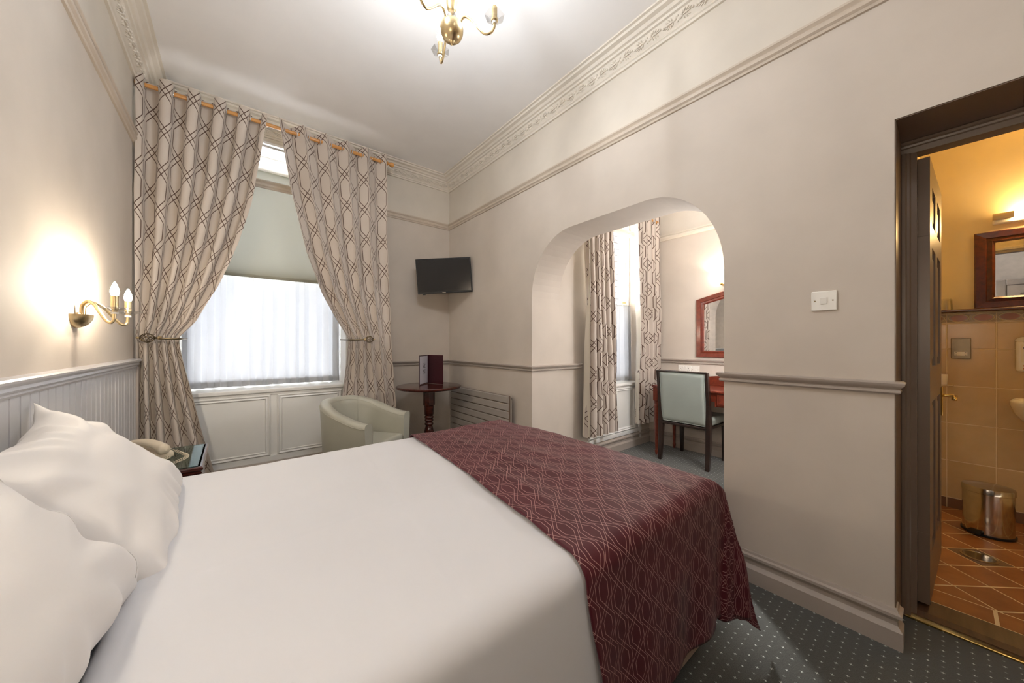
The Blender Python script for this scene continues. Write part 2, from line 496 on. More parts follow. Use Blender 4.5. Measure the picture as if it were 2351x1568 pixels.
MB().box(OX0, OX1, YW, YW+.02, .745, .768).build('apron_rail', M['white_gloss'], ww, bevel=.003)
for x0, x1 in ((-.26, .10), (.14, .50), (.54, .82)):
    mb = MB()
    for a0, a1, b0, b1 in ((x0, x1, 3.82, 3.835), (x0, x1, 4.06, 4.075), (x0, x0+.015, 3.82, 4.075), (x1-.015, x1, 3.82, 4.075)):
        mb.box(a0, a1, b0, b1, OZ1-.032, OZ1-.02)
    mb.build('soffit_panel', M['white_gloss'], ww)

# right wall with round-cornered arch and the bathroom doorway
DY0, DY1, DZ = -.68, .121, 2.09
AY0, AY1, AZ, ARY, ARZ = .735, 2.266, 2.112, .45, .50
def right_poly(z1):
    p = [(YB, 0), (DY0, 0), (DY0, DZ), (DY1, DZ), (DY1, 0), (AY0, 0)]
    p += ell(AY0+ARY, AZ-ARZ, ARY, ARZ, PI, PI/2)
    p += ell(AY1-ARY, AZ-ARZ, ARY, ARZ, PI/2, 0)
    p += [(AY1, 0), (YW, 0), (YW, z1), (YB, z1)]
    return p
def wallpoly(poly, x0, x1, name, mat, parent=None):
    mb = MB(); mb.prism(poly, 'x', x0, x1)
    o = mb.build(name, mat, parent)
    bm = bmesh.new(); bm.from_mesh(o.data)
    bmesh.ops.triangulate(bm, faces=[f for f in bm.faces if len(f.verts) > 4], ngon_method='EAR_CLIP')
    bmesh.ops.recalc_face_normals(bm, faces=bm.faces)
    bm.to_mesh(o.data); bm.free(); return o
wq = struct(wallpoly(right_poly(2.60), XR, XRB, 'wall_right', M['wall']), 'long beige wall with the rounded archway and the bathroom doorway')
MB().box(XR, XRB, YB, YW, 2.60, ZC).build('upper_wall', M['wall_up'], wq)
# taupe painted doorway reveal
m = MB(); m.box(XR+.004, 2.31, DY1-.004, DY1, 0, DZ); m.box(XR+.004, 2.31, DY0, DY0+.004, 0, DZ); m.box(XR+.004, 2.31, DY0, DY1, DZ-.004, DZ)
m.build('doorway_reveal', M['taupe'], wq)

# alcove shell
AX0, AX1, AOZ0, AOZ1 = 2.84, 3.80, .75, 2.74
m = MB(); m.box(XRB, AX0, YA, YA+.25, 0, ZC); m.box(AX1, XD+.12, YA, YA+.25, 0, ZC); m.box(AX0, AX1, YA, YA+.25, AOZ1, ZC)
wa = struct(m.build('wall_alcove_window', M['wall']), 'beige alcove wall around the small sash window')
MB().box(AX0, AX1, YA+.0, YA+.25, 0, AOZ0-.03).build('apron_back', M['white_gloss'], wa)
MB().box(AX0-.02, AX1+.02, YA-.03, YA+.25, AOZ0-.03, AOZ0).build('window_sill', M['white_gloss'], wa, bevel=.006)
frame_mould(wa, AX0+.0, 3.26, .205, .70, YA-.001, .04, .02)
frame_mould(wa, 3.30, 3.70, .205, .70, YA-.001, .04, .02)
MB().box(AX0-.03, AX1+.03, YA-.016, YA, .155, .20).build('apron_rail', M['white_gloss'], wa, bevel=.006)
MB().box(3.775, 3.815, YA-.02, YA, 0, .74).build('apron_stile', M['white_gloss'], wa, bevel=.004)
m = MB(); m.box(XD, XD+.12, .3, YA+.25, 0, 2.44)
wd = struct(m.build('wall_desk', M['wall']), 'pale beige alcove wall behind the desk')
MB().box(XD, XD+.12, .3, YA+.25, 2.44, ZC).build('upper_wall', M['wall_up'], wd)
struct(MB().box(XRB, XD, .3, .42, 0, ZC).build('wall_alcove_side', M['wall']), 'hidden side wall of the alcove')

# bathroom shell
BY0, BY1, BZC = -1.5, .11, 2.62
struct(MB().box(XB, XB+.1, BY0, BY1, 0, BZC).build('wall_bathroom', M['bath_wall']), 'cream painted bathroom wall above beige tiles')
wbs = struct(MB().box(XRB, XB, BY1, BY1+.08, 0, BZC).build('wall_bathroom_side', M['bath_wall']), 'bathroom wall hidden behind the open door')
struct(MB().box(XRB, XB+.1, BY0-.1, BY0, 0, BZC).build('wall_bathroom_end', M['bath_wall']), 'far end wall of the bathroom')
struct(MB().box(XRB, XB+.1, BY0-.1, BY1+.08, BZC, BZC+.06).build('ceiling_bathroom', M['bath_wall']), 'cream bathroom ceiling')

# ---------------------------------------------------------------- mouldings
PR = [(0,0),(.010,.002),(.014,.012),(.024,.020),(.026,.034),(.018,.044),(.030,.056),(.030,.066),(0,.072)]
def rail(prof, z): return [(d, z+h) for d, h in prof]
peri = [(XL, YB), (XL, YW), (XR, YW), (XR, YB)]
struct(MB().sweep(peri, rail(PR, 2.575), closed=True).build('trim_1', M['trim_light']), 'beige picture rail running around the bedroom walls')
CO = [(0,3.03),(.014,3.03),(.018,3.042),(.026,3.046),(.022,3.056),(.026,3.060),(.062,3.105),(.075,3.108),(.078,3.122),(.092,3.126),(.104,3.140),(.128,3.146),(.134,3.158),(.150,3.160),(.150,3.17),(0,3.17)]
co_ = struct(MB().sweep(peri, CO, closed=True).build('trim_2', M['plaster'], smooth=True, auto=25), 'plaster cornice with a band of acanthus leaves')
# acanthus leaves in the cornice band
def leaf_mesh():
    mb = MB()
    def blob(cx, cy, rx, ry, ang, h):
        b = len(mb.v); n = 8
        ca, sa = math.cos(ang), math.sin(ang)
        for ring, (rr, hh) in enumerate(((1,0),(.72,.65),(.3,1.0))):
            for q in range(n):
                a = 2*PI*q/n; x, y = rx*rr*math.cos(a), ry*rr*math.sin(a)
                mb.v.append((cx+x*ca-y*sa, cy+x*sa+y*ca, hh*h))
        for r_ in range(2):
            for q in range(n): mb.f.append([b+r_*n+q, b+r_*n+(q+1)%n, b+(r_+1)*n+(q+1)%n, b+(r_+1)*n+q])
        mb.f.append([b+2*n+q for q in range(n)])
    blob(-.030, -.004, .016, .010, .3, .010)
    for i, (x, y, a, l) in enumerate(((-.016,.010,1.1,.013),(-.004,.016,.9,.014),(.010,.015,.6,.014),(.022,.010,.3,.013),(-.014,-.013,-1.2,.011),(0,-.015,-1.0,.012),(.013,-.012,-.6,.011))):
        blob(x, y, l, .0048, a, .009)
    blob(.004, .001, .030, .0050, .05, .013)
    blob(.036, .004, .008, .008, 0, .011)
    blob(-.042, .012, .006, .006, 0, .008)
    return mb
_lf = leaf_mesh().build('acanthus_leaf', M['plaster'], co_, smooth=True)
def leaf_at(o, base, along, flip):
    al = Vector(along)*(1 if flip else -1)
    nin = Vector((-along[1], along[0], 0)) if False else None
    return o
_first = True
def put_leaves(p0, p1, inn):
    global _first
    d = Vector((p1[0]-p0[0], p1[1]-p0[1], 0)); L = d.length; d.normalize(); inn = Vector((*inn, 0))
    up = (inn*.036+Vector((0,0,.045))).normalized()
    nr = d.cross(up); 
    if nr.dot(inn) < 0: nr = -nr
    n = int(L/.095)
    for i in range(n):
        o = _lf if _first else _lf.copy()
        if not _first: COL.objects.link(o)
        _first = False
        c = Vector((p0[0], p0[1], 3.083))+d*((i+.5)*L/n)+inn*.043
        sx = 1 if i % 2 else -1
        X = d*sx; Y = up*(1 if i % 2 else -1); 
        Z = nr
        if X.cross(Y).dot(Z) < 0: X = -X
        o.matrix_local = Matrix(((X.x*1.05, Y.x, Z.x, c.x), (X.y*1.05, Y.y, Z.y, c.y), (X.z, Y.z, Z.z, c.z), (0,0,0,1)))
        o.parent = co_
put_leaves((XR, YW-.05), (XR, .2), (-1, 0))
put_leaves((XL, YW-.05), (XL, 1.4), (1, 0))
put_leaves((XL+.05, YW), (XR-.05, YW), (0, -1))

DA = [(0,0),(.012,0),(.018,.006),(.018,.014),(.012,.019),(.020,.026),(.028,.034),(.030,.043),(.022,.049),(0,.050)]
struct(MB().sweep([(.93, YW), (XR, YW), (XR, AY1), (2.70, AY1)], rail(DA, .955)).build('trim_3', M['trim'], smooth=True, auto=35), 'grey dado rail turning from the corner into the archway')
struct(MB().sweep([(XR+.09, AY0), (XR, AY0), (XR, DY1), (XR+.05, DY1)], rail(DA, 1.0)).build('trim_4', M['trim'], smooth=True, auto=35), 'grey dado rail between archway and bathroom door')
struct(MB().sweep([(3.80, YA), (XD, YA), (XD, .42)], rail(DA, .975)).build('trim_5', M['trim'], smooth=True, auto=35), 'grey dado rail on the wall behind the desk')
struct(MB().sweep([(XRB, YA), (XD, YA), (XD, .42)], rail(PR, 2.43)).build('trim_6', M['wall_up'], smooth=True, auto=35), 'pale picture rail in the alcove')
SK = [(0,0),(.024,0),(.024,.070),(.020,.075),(.010,.088),(.008,.104),(.014,.118),(.022,.122),(.022,.134),(.012,.140),(.008,.150),(0,.152)]
struct(MB().sweep([(XL, YB), (XL, YW), (XR, YW), (XR, AY1), (2.39, AY1)], SK).build('baseboard_window', M['trim'], smooth=True, auto=30), 'grey skirting board below the main window and radiator')
struct(MB().sweep([(XR+.10, AY0), (XR, AY0), (XR, DY1), (XR+.06, DY1)], SK).build('baseboard_right', M['trim'], smooth=True, auto=30), 'chipped grey skirting board between archway and bathroom door')
struct(MB().sweep([(2.392, YA), (XD, YA), (XD, .42)], [(d*1.1+.004, z) for d, z in SK[1:]]+[(0,.152),(0,0)]).build('baseboard_alcove', M['trim'], smooth=True, auto=30), 'grey skirting board around the alcove')

# tongue-and-groove panel behind the bed
PX = XL+.012
wp = struct(MB().box(XL, PX-.004, -.2, 3.475, .15, 1.04).build('trim_7', M['taupe']), 'pale grey tongue-and-groove panel behind the bed')
_pl = None
yy = -.2; i = 0
while yy < 3.46:
    y1 = min(yy+.0695, 3.475)
    if _pl is None:
        mb = MB(); mb.prism([(0,0),(.0655,0),(.0655,.006),(.0625,.010),(.003,.010),(0,.006)], 'z', .15, 1.04)
        # prism axis z takes (x,y); rotate so y is along the wall
        mb.v = [(PX-.004+v[1], v[0], v[2]) for v in mb.v]
        _pl = mb.build('plank', M['panel_grey'], wp); o = _pl
    else:
        o = _pl.copy(); COL.objects.link(o); o.parent = wp
    o.location = (0, yy+.002, 0)
    yy += .0695; i += 1
CAP = [(0,0),(.022,0),(.026,.008),(.022,.014),(.034,.024),(.030,.034),(.044,.046),(.046,.054),(.038,.060),(0,.062)]
MB().sweep([(XL, -.2), (XL, 3.475)], rail(CAP, 1.036)).build('cap_rail', M['panel_grey'], wp, smooth=True, auto=30)
MB().box(XL, XL+.03, 3.455, 3.49, .15, 1.04).build('end_stile', M['trim'], wp, bevel=.003)

# ---------------------------------------------------------------- windows
def sash_window(name, label, x0, x1, z0, z1, y, zmeet, t=.036):
    r = thing(name, (0,0,0), None, None); r['kind'] = 'structure'; r['label'] = label
    fr = MB()
    fr.box(x0, x0+.025, y-.05, y+.07, z0, z1); fr.box(x1-.025, x1, y-.05, y+.07, z0, z1)
    fr.box(x0+.025, x1-.025, y-.05, y+.07, z1-.05, z1); fr.box(x0+.025, x1-.025, y-.05, y+.07, z0, z0+.02)
    fr.build('window_frame', M['white_gloss'], r, bevel=.004)
    for a0, a1, yy in ((z0+.02, zmeet+.02, y-.02), (zmeet-.02, z1-.05, y+.03)):
        s_ = MB(); X0, X1 = x0+.025, x1-.025
        s_.box(X0, X0+t, yy-.02, yy+.02, a0, a1); s_.box(X1-t, X1, yy-.02, yy+.02, a0, a1)
        s_.box(X0+t, X1-t, yy-.02, yy+.02, a1-.045, a1); s_.box(X0+t, X1-t, yy-.02, yy+.02, a0, a0+.05)
        so = s_.build('sash', M['white_gloss'], r, bevel=.004)
        MB().box(X0+t, X1-t, yy-.003, yy+.003, a0+.05, a1-.045).build('pane', M['glass'], so)
    return r
w1 = sash_window('window_1', 'large sash window behind voile and roller blind', OX0+.02, OX1-.02, OZ0, OZ1-.02, 4.10, 1.84)
w2 = sash_window('window_2', 'tall white sash window in the alcove', AX0, AX1, AOZ0, AOZ1, 2.47, 1.67)
mb = MB(); mb.box(3.70, 3.712, 2.41, 2.425, 2.10, 2.18); mb.tube([(3.706,2.40,2.12),(3.706,2.398,2.0),(3.70,2.396,1.85),(3.712,2.40,1.76)], .004, 6)
mb.build('sash_cord', M['trim'], w2)
mb = MB(); mb.box(3.62, 3.70, 2.40, 2.44, 1.68, 1.70); mb.build('sash_catch', M['brass'], w2)

# stone wall of the neighbouring building, seen through the alcove window
nb = thing('neighbour_wall', (5.5, 4.1, 0), 'grey stone block wall outside the alcove window', 'wall')
MB().box(0, 1.26, .03, .3, 0, 3.62).build('mortar_bed', M['mortar'], nb)
bk = None
for r_ in range(16):
    for c_ in range(4):
        if bk is None:
            bk = MB().box(0, .262, 0, .06, 0, .115).build('brick', M['brick'], nb, bevel=.010); o = bk
        else:
            o = bk.copy(); COL.objects.link(o); o.parent = nb
        o.location = (c_*.275+(.1375 if r_ % 2 else 0), random.uniform(-.010,.004), 1.6+r_*.125)

# ---------------------------------------------------------------- doors
def panel_door(name, label, w, hgt, t=.04, mat='taupe'):
    r = thing(name, (0,0,0), None, None); r['kind'] = 'structure'; r['label'] = label
    st = .105; mid = w/2
    rails = [(0,.20),(.88,1.04),(1.58,1.68),(hgt-.11,hgt)]
    lf = MB(); lf.box(0, st, -t/2, t/2, 0, hgt); lf.box(w-st, w, -t/2, t/2, 0, hgt)
    for a, b in rails: lf.box(st, w-st, -t/2, t/2, a, b)
    for (a, b), (c, d) in zip(rails, rails[1:]): lf.box(mid-.05, mid+.05, -t/2, t/2, b, c)
    lo = lf.build('leaf', M[mat], r)
    for (a, b), (c, d) in zip(rails, rails[1:]):
        for x0, x1 in ((st, mid-.05), (mid+.05, w-st)):
            p = MB(); p.box(x0, x1, -.006, .006, b, c)
            for sgn in (-1, 1):
                y0 = sgn*.006; y1 = sgn*.016; g = .03; q = len(p.v)
                p.v += [(x0+.012,y0,b+.012),(x1-.012,y0,b+.012),(x1-.012,y0,c-.012),(x0+.012,y0,c-.012),
                        (x0+.012+g,y1,b+.012+g),(x1-.012-g,y1,b+.012+g),(x1-.012-g,y1,c-.012-g),(x0+.012+g,y1,c-.012-g)]
                p.f += [[q+4,q+5,q+6,q+7]]+[[q+i,q+(i+1)%4,q+4+(i+1)%4,q+4+i] for i in range(4)]
            p.build('door_panel', M[mat], lo)
    return r
d1 = panel_door('door_1', 'taupe six-panel bathroom door standing open inward', .66, 1.965)
d1.location = (2.375, .056, .055); d1.rotation_euler = (0, 0, math.radians(-2.6))
for z in (.22, 1.62):
    mb = MB(); mb.box(-.002, 0, -.018, .016, z, z+.09); mb.tube([(-.003,.018,z),(-.003,.018,z+.09)], .005, 8)
    hg = mb.build('hinge', M['taupe'], d1)
mb = MB(); mb.box(.612, .640, -.028, -.020, .755, .91); bp = mb.build('lock_plate', M['bright_brass'], d1, bevel=.003)
mb = MB(); mb.tube(spline([(.626,-.028,.865),(.626,-.055,.865),(.619,-.068,.865),(.589,-.070,.865),(.53,-.068,.862)], 5), .008, 10)
mb.lathe([(.0001,-.012),(.010,-.010),(.010,.006),(.0001,.010)], (.527,-.068,.862), 10)
mb.build('door_handle', M['bright_brass'], d1, smooth=True)
# frame of the bathroom door
FR = thing('door_frame', (0,0,0), None, None); FR['kind'] = 'structure'; FR['label'] = 'moulded taupe frame of the bathroom doorway'
FR.name = 'trim_8'
def jamb(y0, s):
    prof = [(0,2.39),(0,2.305),(.006,2.300),(.016,2.300),(.020,2.308),(.028,2.310),(.032,2.316),(.048,2.320),(.048,2.39)]
    return [(x, y0+s*d) for d, x in prof]
MB().prism(jamb(DY1-.001, -1), 'z', 0, 2.035).build('jamb', M['taupe'], FR)
MB().prism(jamb(DY0+.001, 1), 'z', 0, 2.035).build('jamb', M['taupe'], FR)
hd = [(2.39,2.089),(2.305,2.089),(2.300,2.083),(2.300,2.073),(2.308,2.069),(2.310,2.061),(2.316,2.057),(2.320,2.035),(2.39,2.035)]
MB().prism(hd, 'y', DY0+.001, DY1-.001).build('head', M['taupe'], FR)
# inside (bathroom) architrave head, seen in the mirror
MB().sweep([(2.39,-.80),(2.39,DY1)], [(0,2.06),(.02,2.06),(.03,2.075),(.02,2.09),(.028,2.11),(.018,2.13),(.026,2.16),(0,2.17)], side=-1).build('architrave', M['bath_wall'], FR)
ts = struct(MB().prism([(2.315,0),(2.315,.022),(2.34,.034),(2.44,.044),(2.45,.03),(2.45,0)], 'y', DY0+.002, DY1-.002).build('trim_9', M['threshold']), 'worn brown wooden threshold of the bathroom')
MB().box(2.300, 2.322, DY0+.002, DY1-.002, 0, .010).build('brass_strip', M['bright_brass'], ts, bevel=.003)

# entry door on the left wall, behind the camera: it shows in the bathroom mirror
d2 = panel_door('door_2', 'grey entry door behind the camera with a paper notice', .78, 2.0, .04, 'trim')
d2.location = (XL+.012, -.56, .01); d2.rotation_euler = (0, 0, math.radians(-90))
MB().box(.28, .52, .0205, .024, 1.42, 1.76).build('notice', M['notice'], d2)
mb = MB()
AR = [(0,0),(0,.02),(.012,.026),(.05,.020),(.07,.028),(.085,.012),(.09,0)]
mb.box(XL, XL+.028, -.55, -.46, 0, 2.10); mb.box(XL, XL+.028, -1.45, -1.36, 0, 2.10); mb.box(XL, XL+.028, -1.36, -.55, 2.015, 2.10)
struct(mb.build('trim_10', M['trim'], None, bevel=.01), 'grey architrave around the entry door')

# ---------------------------------------------------------------- bathroom tiling
bf = struct(MB().box(2.45, XB, BY0, BY1, 0, .0388).build('floor_bathroom', M['grout']), 'diagonally tiled terracotta bathroom floor')
T = .163; G = .010
ca, sa = math.cos(math.radians(-42)), math.sin(math.radians(-42))
def clip(poly, x0, x1, y0, y1):
    def cut(P, f, g):
        out = []
        for i in range(len(P)):
            a, b = P[i], P[(i+1) % len(P)]
            fa, fb = f(a), f(b)
            if fa >= 0: out.append(a)
            if fa*fb < 0:
                t = fa/(fa-fb); out.append((lerp(a[0],b[0],t), lerp(a[1],b[1],t)))
        return out
    for f in (lambda p:p[0]-x0, lambda p:x1-p[0], lambda p:p[1]-y0, lambda p:y1-p[1]):
        poly = cut(poly, f, None)
        if len(poly) < 3: return None
    return poly
cx0, cy0 = 3.158, -.122
for i in range(-9, 10):
    for j in range(-10, 11):
        if (i, j) == (0, 0): continue
        c = (cx0+i*T*ca-j*T*sa, cy0+i*T*sa+j*T*ca)
        hh = (T-G)/2
        pl = [(c[0]+u*hh*ca-v*hh*sa, c[1]+u*hh*sa+v*hh*ca) for u, v in ((-1,-1),(1,-1),(1,1),(-1,1))]
        pl = clip(pl, 2.585, XB-.012, -1.0, BY1-.01)
        if pl: MB().prism(pl, 'z', .030, .0405).build('tile', M['floor_tile'], bf)
yb = BY1-.01
while yb > -1.0:          # straight border row by the threshold
    y0 = max(-1.0, yb-.235)
    MB().box(2.455, 2.575, y0, yb-.012, .030, .0405).build('tile', M['floor_tile'], bf)
    yb = y0
hh = (T-G)/2
pl = [(cx0+u*hh*ca-v*hh*sa, cy0+u*hh*sa+v*hh*ca) for u, v in ((-1,-1),(1,-1),(1,1),(-1,1))]
dr = thing('floor_drain', (0,0,0), 'oval steel floor drain in its dark tile by the pedal bin', 'drain')
MB().prism(pl, 'z', .030, .041).build('drain_tile', M['skirt_tile'], dr)
MB().lathe([(.0001,.041),(.066,.041),(.066,.0445),(.056,.0465),(.054,.044),(.0001,.0455)], (cx0, cy0, 0), 28).build('drain_cover', M['steel'], dr, smooth=True, auto=30)

tw = struct(MB().box(XB-.012, XB-.001, -1.2, BY1, .036, 1.415).build('wall_bathroom_tiles', M['grout']), 'beige bathroom wall tiles with patterned border')
zs = [.112, .374, .640, .903, 1.163, 1.343]
ysj = [.109, -.016, -.222, -.428, -.634, -.84]
for (y1, y0) in zip(ysj, ysj[1:]):
    for z0, z1 in zip(zs, zs[1:]):
        MB().box(XB-.014, XB-.006, y0+.003, y1-.003, z0+.003, z1-.003).build('tile', M['wall_tile'], tw, bevel=.0015, seg=1)
    MB().box(XB-.016, XB-.006, y0+.003, y1-.003, .036, .109).build('skirting_tile', M['skirt_tile'], tw)
    b_ = MB().box(XB-.013, XB-.006, y0+.0015, y1-.0015, 1.346, 1.412).build('border_tile', M['border_tile'], tw)
    n_ = max(1, round((y1-y0)/.103)); wv = (y1-y0)/n_
    ov = MB(); ln = MB()
    for q in range(n_):
        yc = y1-(q+.5)*wv
        pts = [(yc+wv*.36*math.cos(a)*(1-.0*abs(math.sin(a))), 1.379+.021*math.sin(a)*abs(math.sin(a))**.2) for a in [2*PI*e/16 for e in range(16)]]
        ov.prism(pts, 'x', XB-.0142, XB-.012)
        ln.tube([(XB-.0138, yc+wv*.43*math.cos(2*PI*e/20), 1.379+.026*math.sin(2*PI*e/20)) for e in range(20)], .0026, 5, closed=True)
        for sg in (-1, 1):
            ln.tube([(XB-.0138, yc+wv*.5, 1.379+sg*.018), (XB-.0138, yc+wv*.62, 1.379)], .002, 4)
    for zz in (1.3495, 1.408): ln.box(XB-.0145, XB-.012, y0+.002, y1-.002, zz-.0015, zz+.0015)
    ov.build('border_oval', M['border_oval'], b_); ln.build('border_lines', M['border_line'], b_)
# ================================================================ CURTAINS AND BLIND
YP, ZP = 3.50, 3.012
def make_curtain(name, label, xo, xi_tab, tie_tab, bot_tab, ztie, ztop, zbot, nf, flat, yp, zp, group, ring=True, vshift=0.0, amp=(.046,.026,.036), tie_y=0.0, bow=0.0, uoff=.07):
    """xo: outer x at top; xi_tab: (z,x) of the free edge; tie_tab/bot_tab: s -> x at the holdback and at the hem"""
    r = thing(name, (0,0,0), label, 'curtain', group=group)
    xi_top = interp(xi_tab, ztop); xi_tie = tie_tab[-1][1]; xi_bot = bot_tab[-1][1]
    def place(s, t, dy=0.0):
        z = lerp(ztop, zbot, t)
        xe = interp(xi_tab, z)
        xt = lerp(xo, xi_top, s)
        if z >= ztie:
            w = (xe-xi_top)/(xi_tie-xi_top) if abs(xi_tie-xi_top) > 1e-4 else 0
            x = lerp(xt, interp(tie_tab, s), w); g = w
            A = lerp(amp[0], amp[1], sm(.35, 1, w))
        else:
            w = sm(0, 1, (ztie-z)/(ztie-zbot)); w2 = (ztie-z)/(ztie-zbot)
            x = lerp(interp(tie_tab, s), interp(bot_tab, s), lerp(w2, w, .3)); g = 1-w
            A = lerp(amp[1], amp[2], sm(0, .4, w2))
        # crumple near the gather
        ph = 2*PI*nf*s + .55*math.sin(z*2.1+s*3)*sm(0, .6, t)
        y = -A*math.cos(ph)
        y += A*.28*math.cos(2*ph+1.3+z*1.5)*sm(.15, .6, t)
        y += .012*noise.noise(Vector((s*9, z*2.2, 3.1)))*sm(0, .2, t)
        x += (.010*math.sin(2*ph)+.008*noise.noise(Vector((s*7, z*3, 9.3))))*sm(0,.15,t)*(1-.5*g) + .012*math.sin(2*ph)*(1-sm(0,.15,t))
        y += tie_y*g - bow*math.sin(PI*min(1, max(0, (ztop-z)/(ztop-ztie))))*s*s
        if t < .02: z = z - .018*(.5+.5*math.cos(ph+PI))*(1-t/.02)
        return (x, yp+y+dy, z)
    nu, nv = int(nf*24), 90
    mb = MB(); mb.grid(lambda s, t: place(s, t), nu, nv, lambda s, t: (s*flat+uoff, lerp(ztop, zbot, t)*1.0+vshift))
    mb.build('face_fabric', M['curtain'], r, smooth=True, fix=False)
    mb = MB(); mb.grid(lambda s, t: place(s*.996+.002, .004+t*.990, .007), nu, 60)
    mb.build('lining', M['lining'], r, smooth=True, fix=False)
    if ring:
        mb0 = None
        for q in range(2*nf):
            s = (2*q+1)/(4*nf)
            x = lerp(xo, xi_top, s)
            if mb0 is None:
                mb = MB(); mb.tube([(0, .024*math.cos(2*PI*e/18), .024*math.sin(2*PI*e/18)) for e in range(18)], .004, 6, closed=True)
                mb0 = mb.build('eyelet', M['chrome'], r, smooth=True); o = mb0
            else:
                o = mb0.copy(); COL.objects.link(o); o.parent = r
            o.location = (x, yp, zp-.004)
    return r

Lin = [(.05,-.09),(.21,-.11),(.603,-.172),(.871,-.221),(1.068,-.269),(1.225,-.312),(1.245,-.311),(1.36,-.221),(1.633,-.097),(1.99,.022),(2.321,.104),(2.768,.175),(3.032,.21),(3.10,.215)]
Rin = [(.05,.74),(.832,.783),(.952,.802),(1.225,.84),(1.245,.839),(1.436,.728),(1.665,.603),(1.997,.485),(2.5,.372),(3.065,.294),(3.10,.29)]
make_curtain('curtain', 'tied-back trellis curtain beside the bed wall and telephone', -.525, Lin,
    [(0,-.530),(.18,-.490),(1,-.312)], [(0,-.525),(.3,-.43),(1,-.095)], 1.225, 3.075, .10, 5, 1.40, YP, ZP, 'trellis curtains at the main window', tie_y=.02, uoff=.0)
make_curtain('curtain', 'tied-back trellis curtain hanging behind the tub armchair', 1.18, Rin,
    [(0,1.237),(.30,1.075),(1,.84)], [(0,1.30),(.34,1.14),(1,.72)], 1.225, 3.085, .10, 5, 1.42, YP, ZP, 'trellis curtains at the main window', vshift=.07, tie_y=.02)
# pole of the main window
def curtain_pole(label, x0, x1, y, z, wall_y, brk, ends):
    r = thing('curtain_pole', (0,0,0), label, 'curtain pole')
    MB().tube([(x0,y,z),(x1,y,z)], .0145, 14).build('pole', M['pine'], r, smooth=True, auto=40)
    F = [(.0145,0),(.019,.003),(.020,.010),(.018,.014),(.012,.018),(.010,.024),(.014,.029),(.022,.040),(.0245,.052),(.022,.064),(.013,.074),(.0001,.078)]
    for e in ends:
        s = 1 if e == x1 else -1
        MB().lathe([(a, s*b) for a, b in F], (e, y, z), 18, axis='x').build('finial', M['pine'], r, smooth=True)
    for bx in brk:
        mb = MB(); mb.tube([(bx, wall_y, z-.01),(bx, y+.012, z-.006)], .009, 8); mb.tube([(bx, y, z-.019+0*e) if False else (bx-.008, y+.019*math.cos(a), z+.019*math.sin(a)) for a in [2*PI*e/16 for e in range(16)]], .004, 6, closed=True)
        mb.lathe([(.0001,0),(.026,0),(.024,-.012),(.012,-.016),(.0001,-.016)], (bx, wall_y, z-.01), 14, axis='y')
        mb.build('bracket', M['pine'], r, smooth=True, auto=40)
    return r
curtain_pole('pine curtain pole with turned finial above the main window', -.535, 1.195, YP, ZP, YW, (-.50, .60, 1.14), (1.195,))
# holdbacks
def holdback(label, xb, xe, y, z, ywall):
    s = 1 if xe > xb else -1
    r = thing('curtain_holdback', (xb, y, z), label, 'holdback', group='holdbacks of the main window')
    mb = MB()
    L = .075
    for q in range(8):
        pts = []
        for e in range(15):
            t = e/14; a = 2*PI*q/8 + t*PI*.9; rad = .030*math.sin(PI*t)**.7+.002
            pts.append((-L/2+L*t, rad*math.cos(a), rad*math.sin(a)))
        mb.tube(pts, .0026, 5)
    mb.build('cage_knob', M['antique'], r, smooth=True)
    mb = MB(); mb.lathe([(.0001,-.012),(.006,-.010),(.008,0),(.004,.008),(.0001,.010)], (-s*(L/2+.006),0,0), 10, axis='x'); mb.build('tip', M['brass'], r, smooth=True)
    d = xe-xb
    mb = MB(); mb.tube(spline([(s*L/2,0,0),(d*.5,-.012,-.004),(d*.85,-.004,-.005),(d*.99,.03,-.005),(d*1.02,.10,-.004),(d*1.0,ywall-y,0)], 6), .0075, 10)
    mb.build('rod', M['antique'], r, smooth=True)
    mb = MB(); mb.lathe([(.0001,0),(.012,0),(.012,.018),(.0001,.018)], (s*(L/2+.014),-.002,-.001), 12, axis='x'); mb.build('collar', M['brass'], r, smooth=True, auto=30)
    return r
holdback('bronze cage-knob holdback on the curtain beside the wall sconce', -.462, -.295, 3.405, 1.240, YW)
holdback('bronze cage-knob holdback on the curtain behind the armchair', 1.005, .83, 3.415, 1.240, YW)

# voile nets
def net(label, x0, x1, z0, z1, y, nfold, seed):
    r = thing('net_curtain', (0,0,0), label, 'net curtain')
    def f(s, t):
        z = lerp(z1, z0, t)
        ph = s*2*PI*nfold + 2.6*noise.noise(Vector((s*6, seed, 0))) + .5*noise.noise(Vector((s*11, z*.7, seed)))
        return (lerp(x0, x1, s)+.004*math.sin(2*ph), y+.026*math.sin(ph)*(.6+.4*t)+.008*noise.noise(Vector((s*5, z, seed))), z-.004*math.sin(ph)*t)
    mb = MB(); mb.grid(f, int(nfold*14), 26); mb.build('voile', M['voile'], r, smooth=True, fix=False)
    def hem(s, t):
        p = f(s, lerp(.955, 1.0, t)); return (p[0], p[1]-.003, p[2])
    mb = MB(); mb.grid(hem, int(nfold*14), 2); mb.build('hem', M['voile'], r, smooth=True, fix=False)
    MB().tube([(x0, y, z1),(x1, y, z1)], .005, 8).build('rod', M['white_plastic'], r, smooth=True)
    return r
net('gathered white voile net across the lower main window', OX0+.03, OX1-.03, .812, 1.868, 4.015, 13, 2.0)
net('short white voile net on the alcove sash window', AX0+.05, AX1-.02, .765, 1.66, 2.40, 13, 7.0)

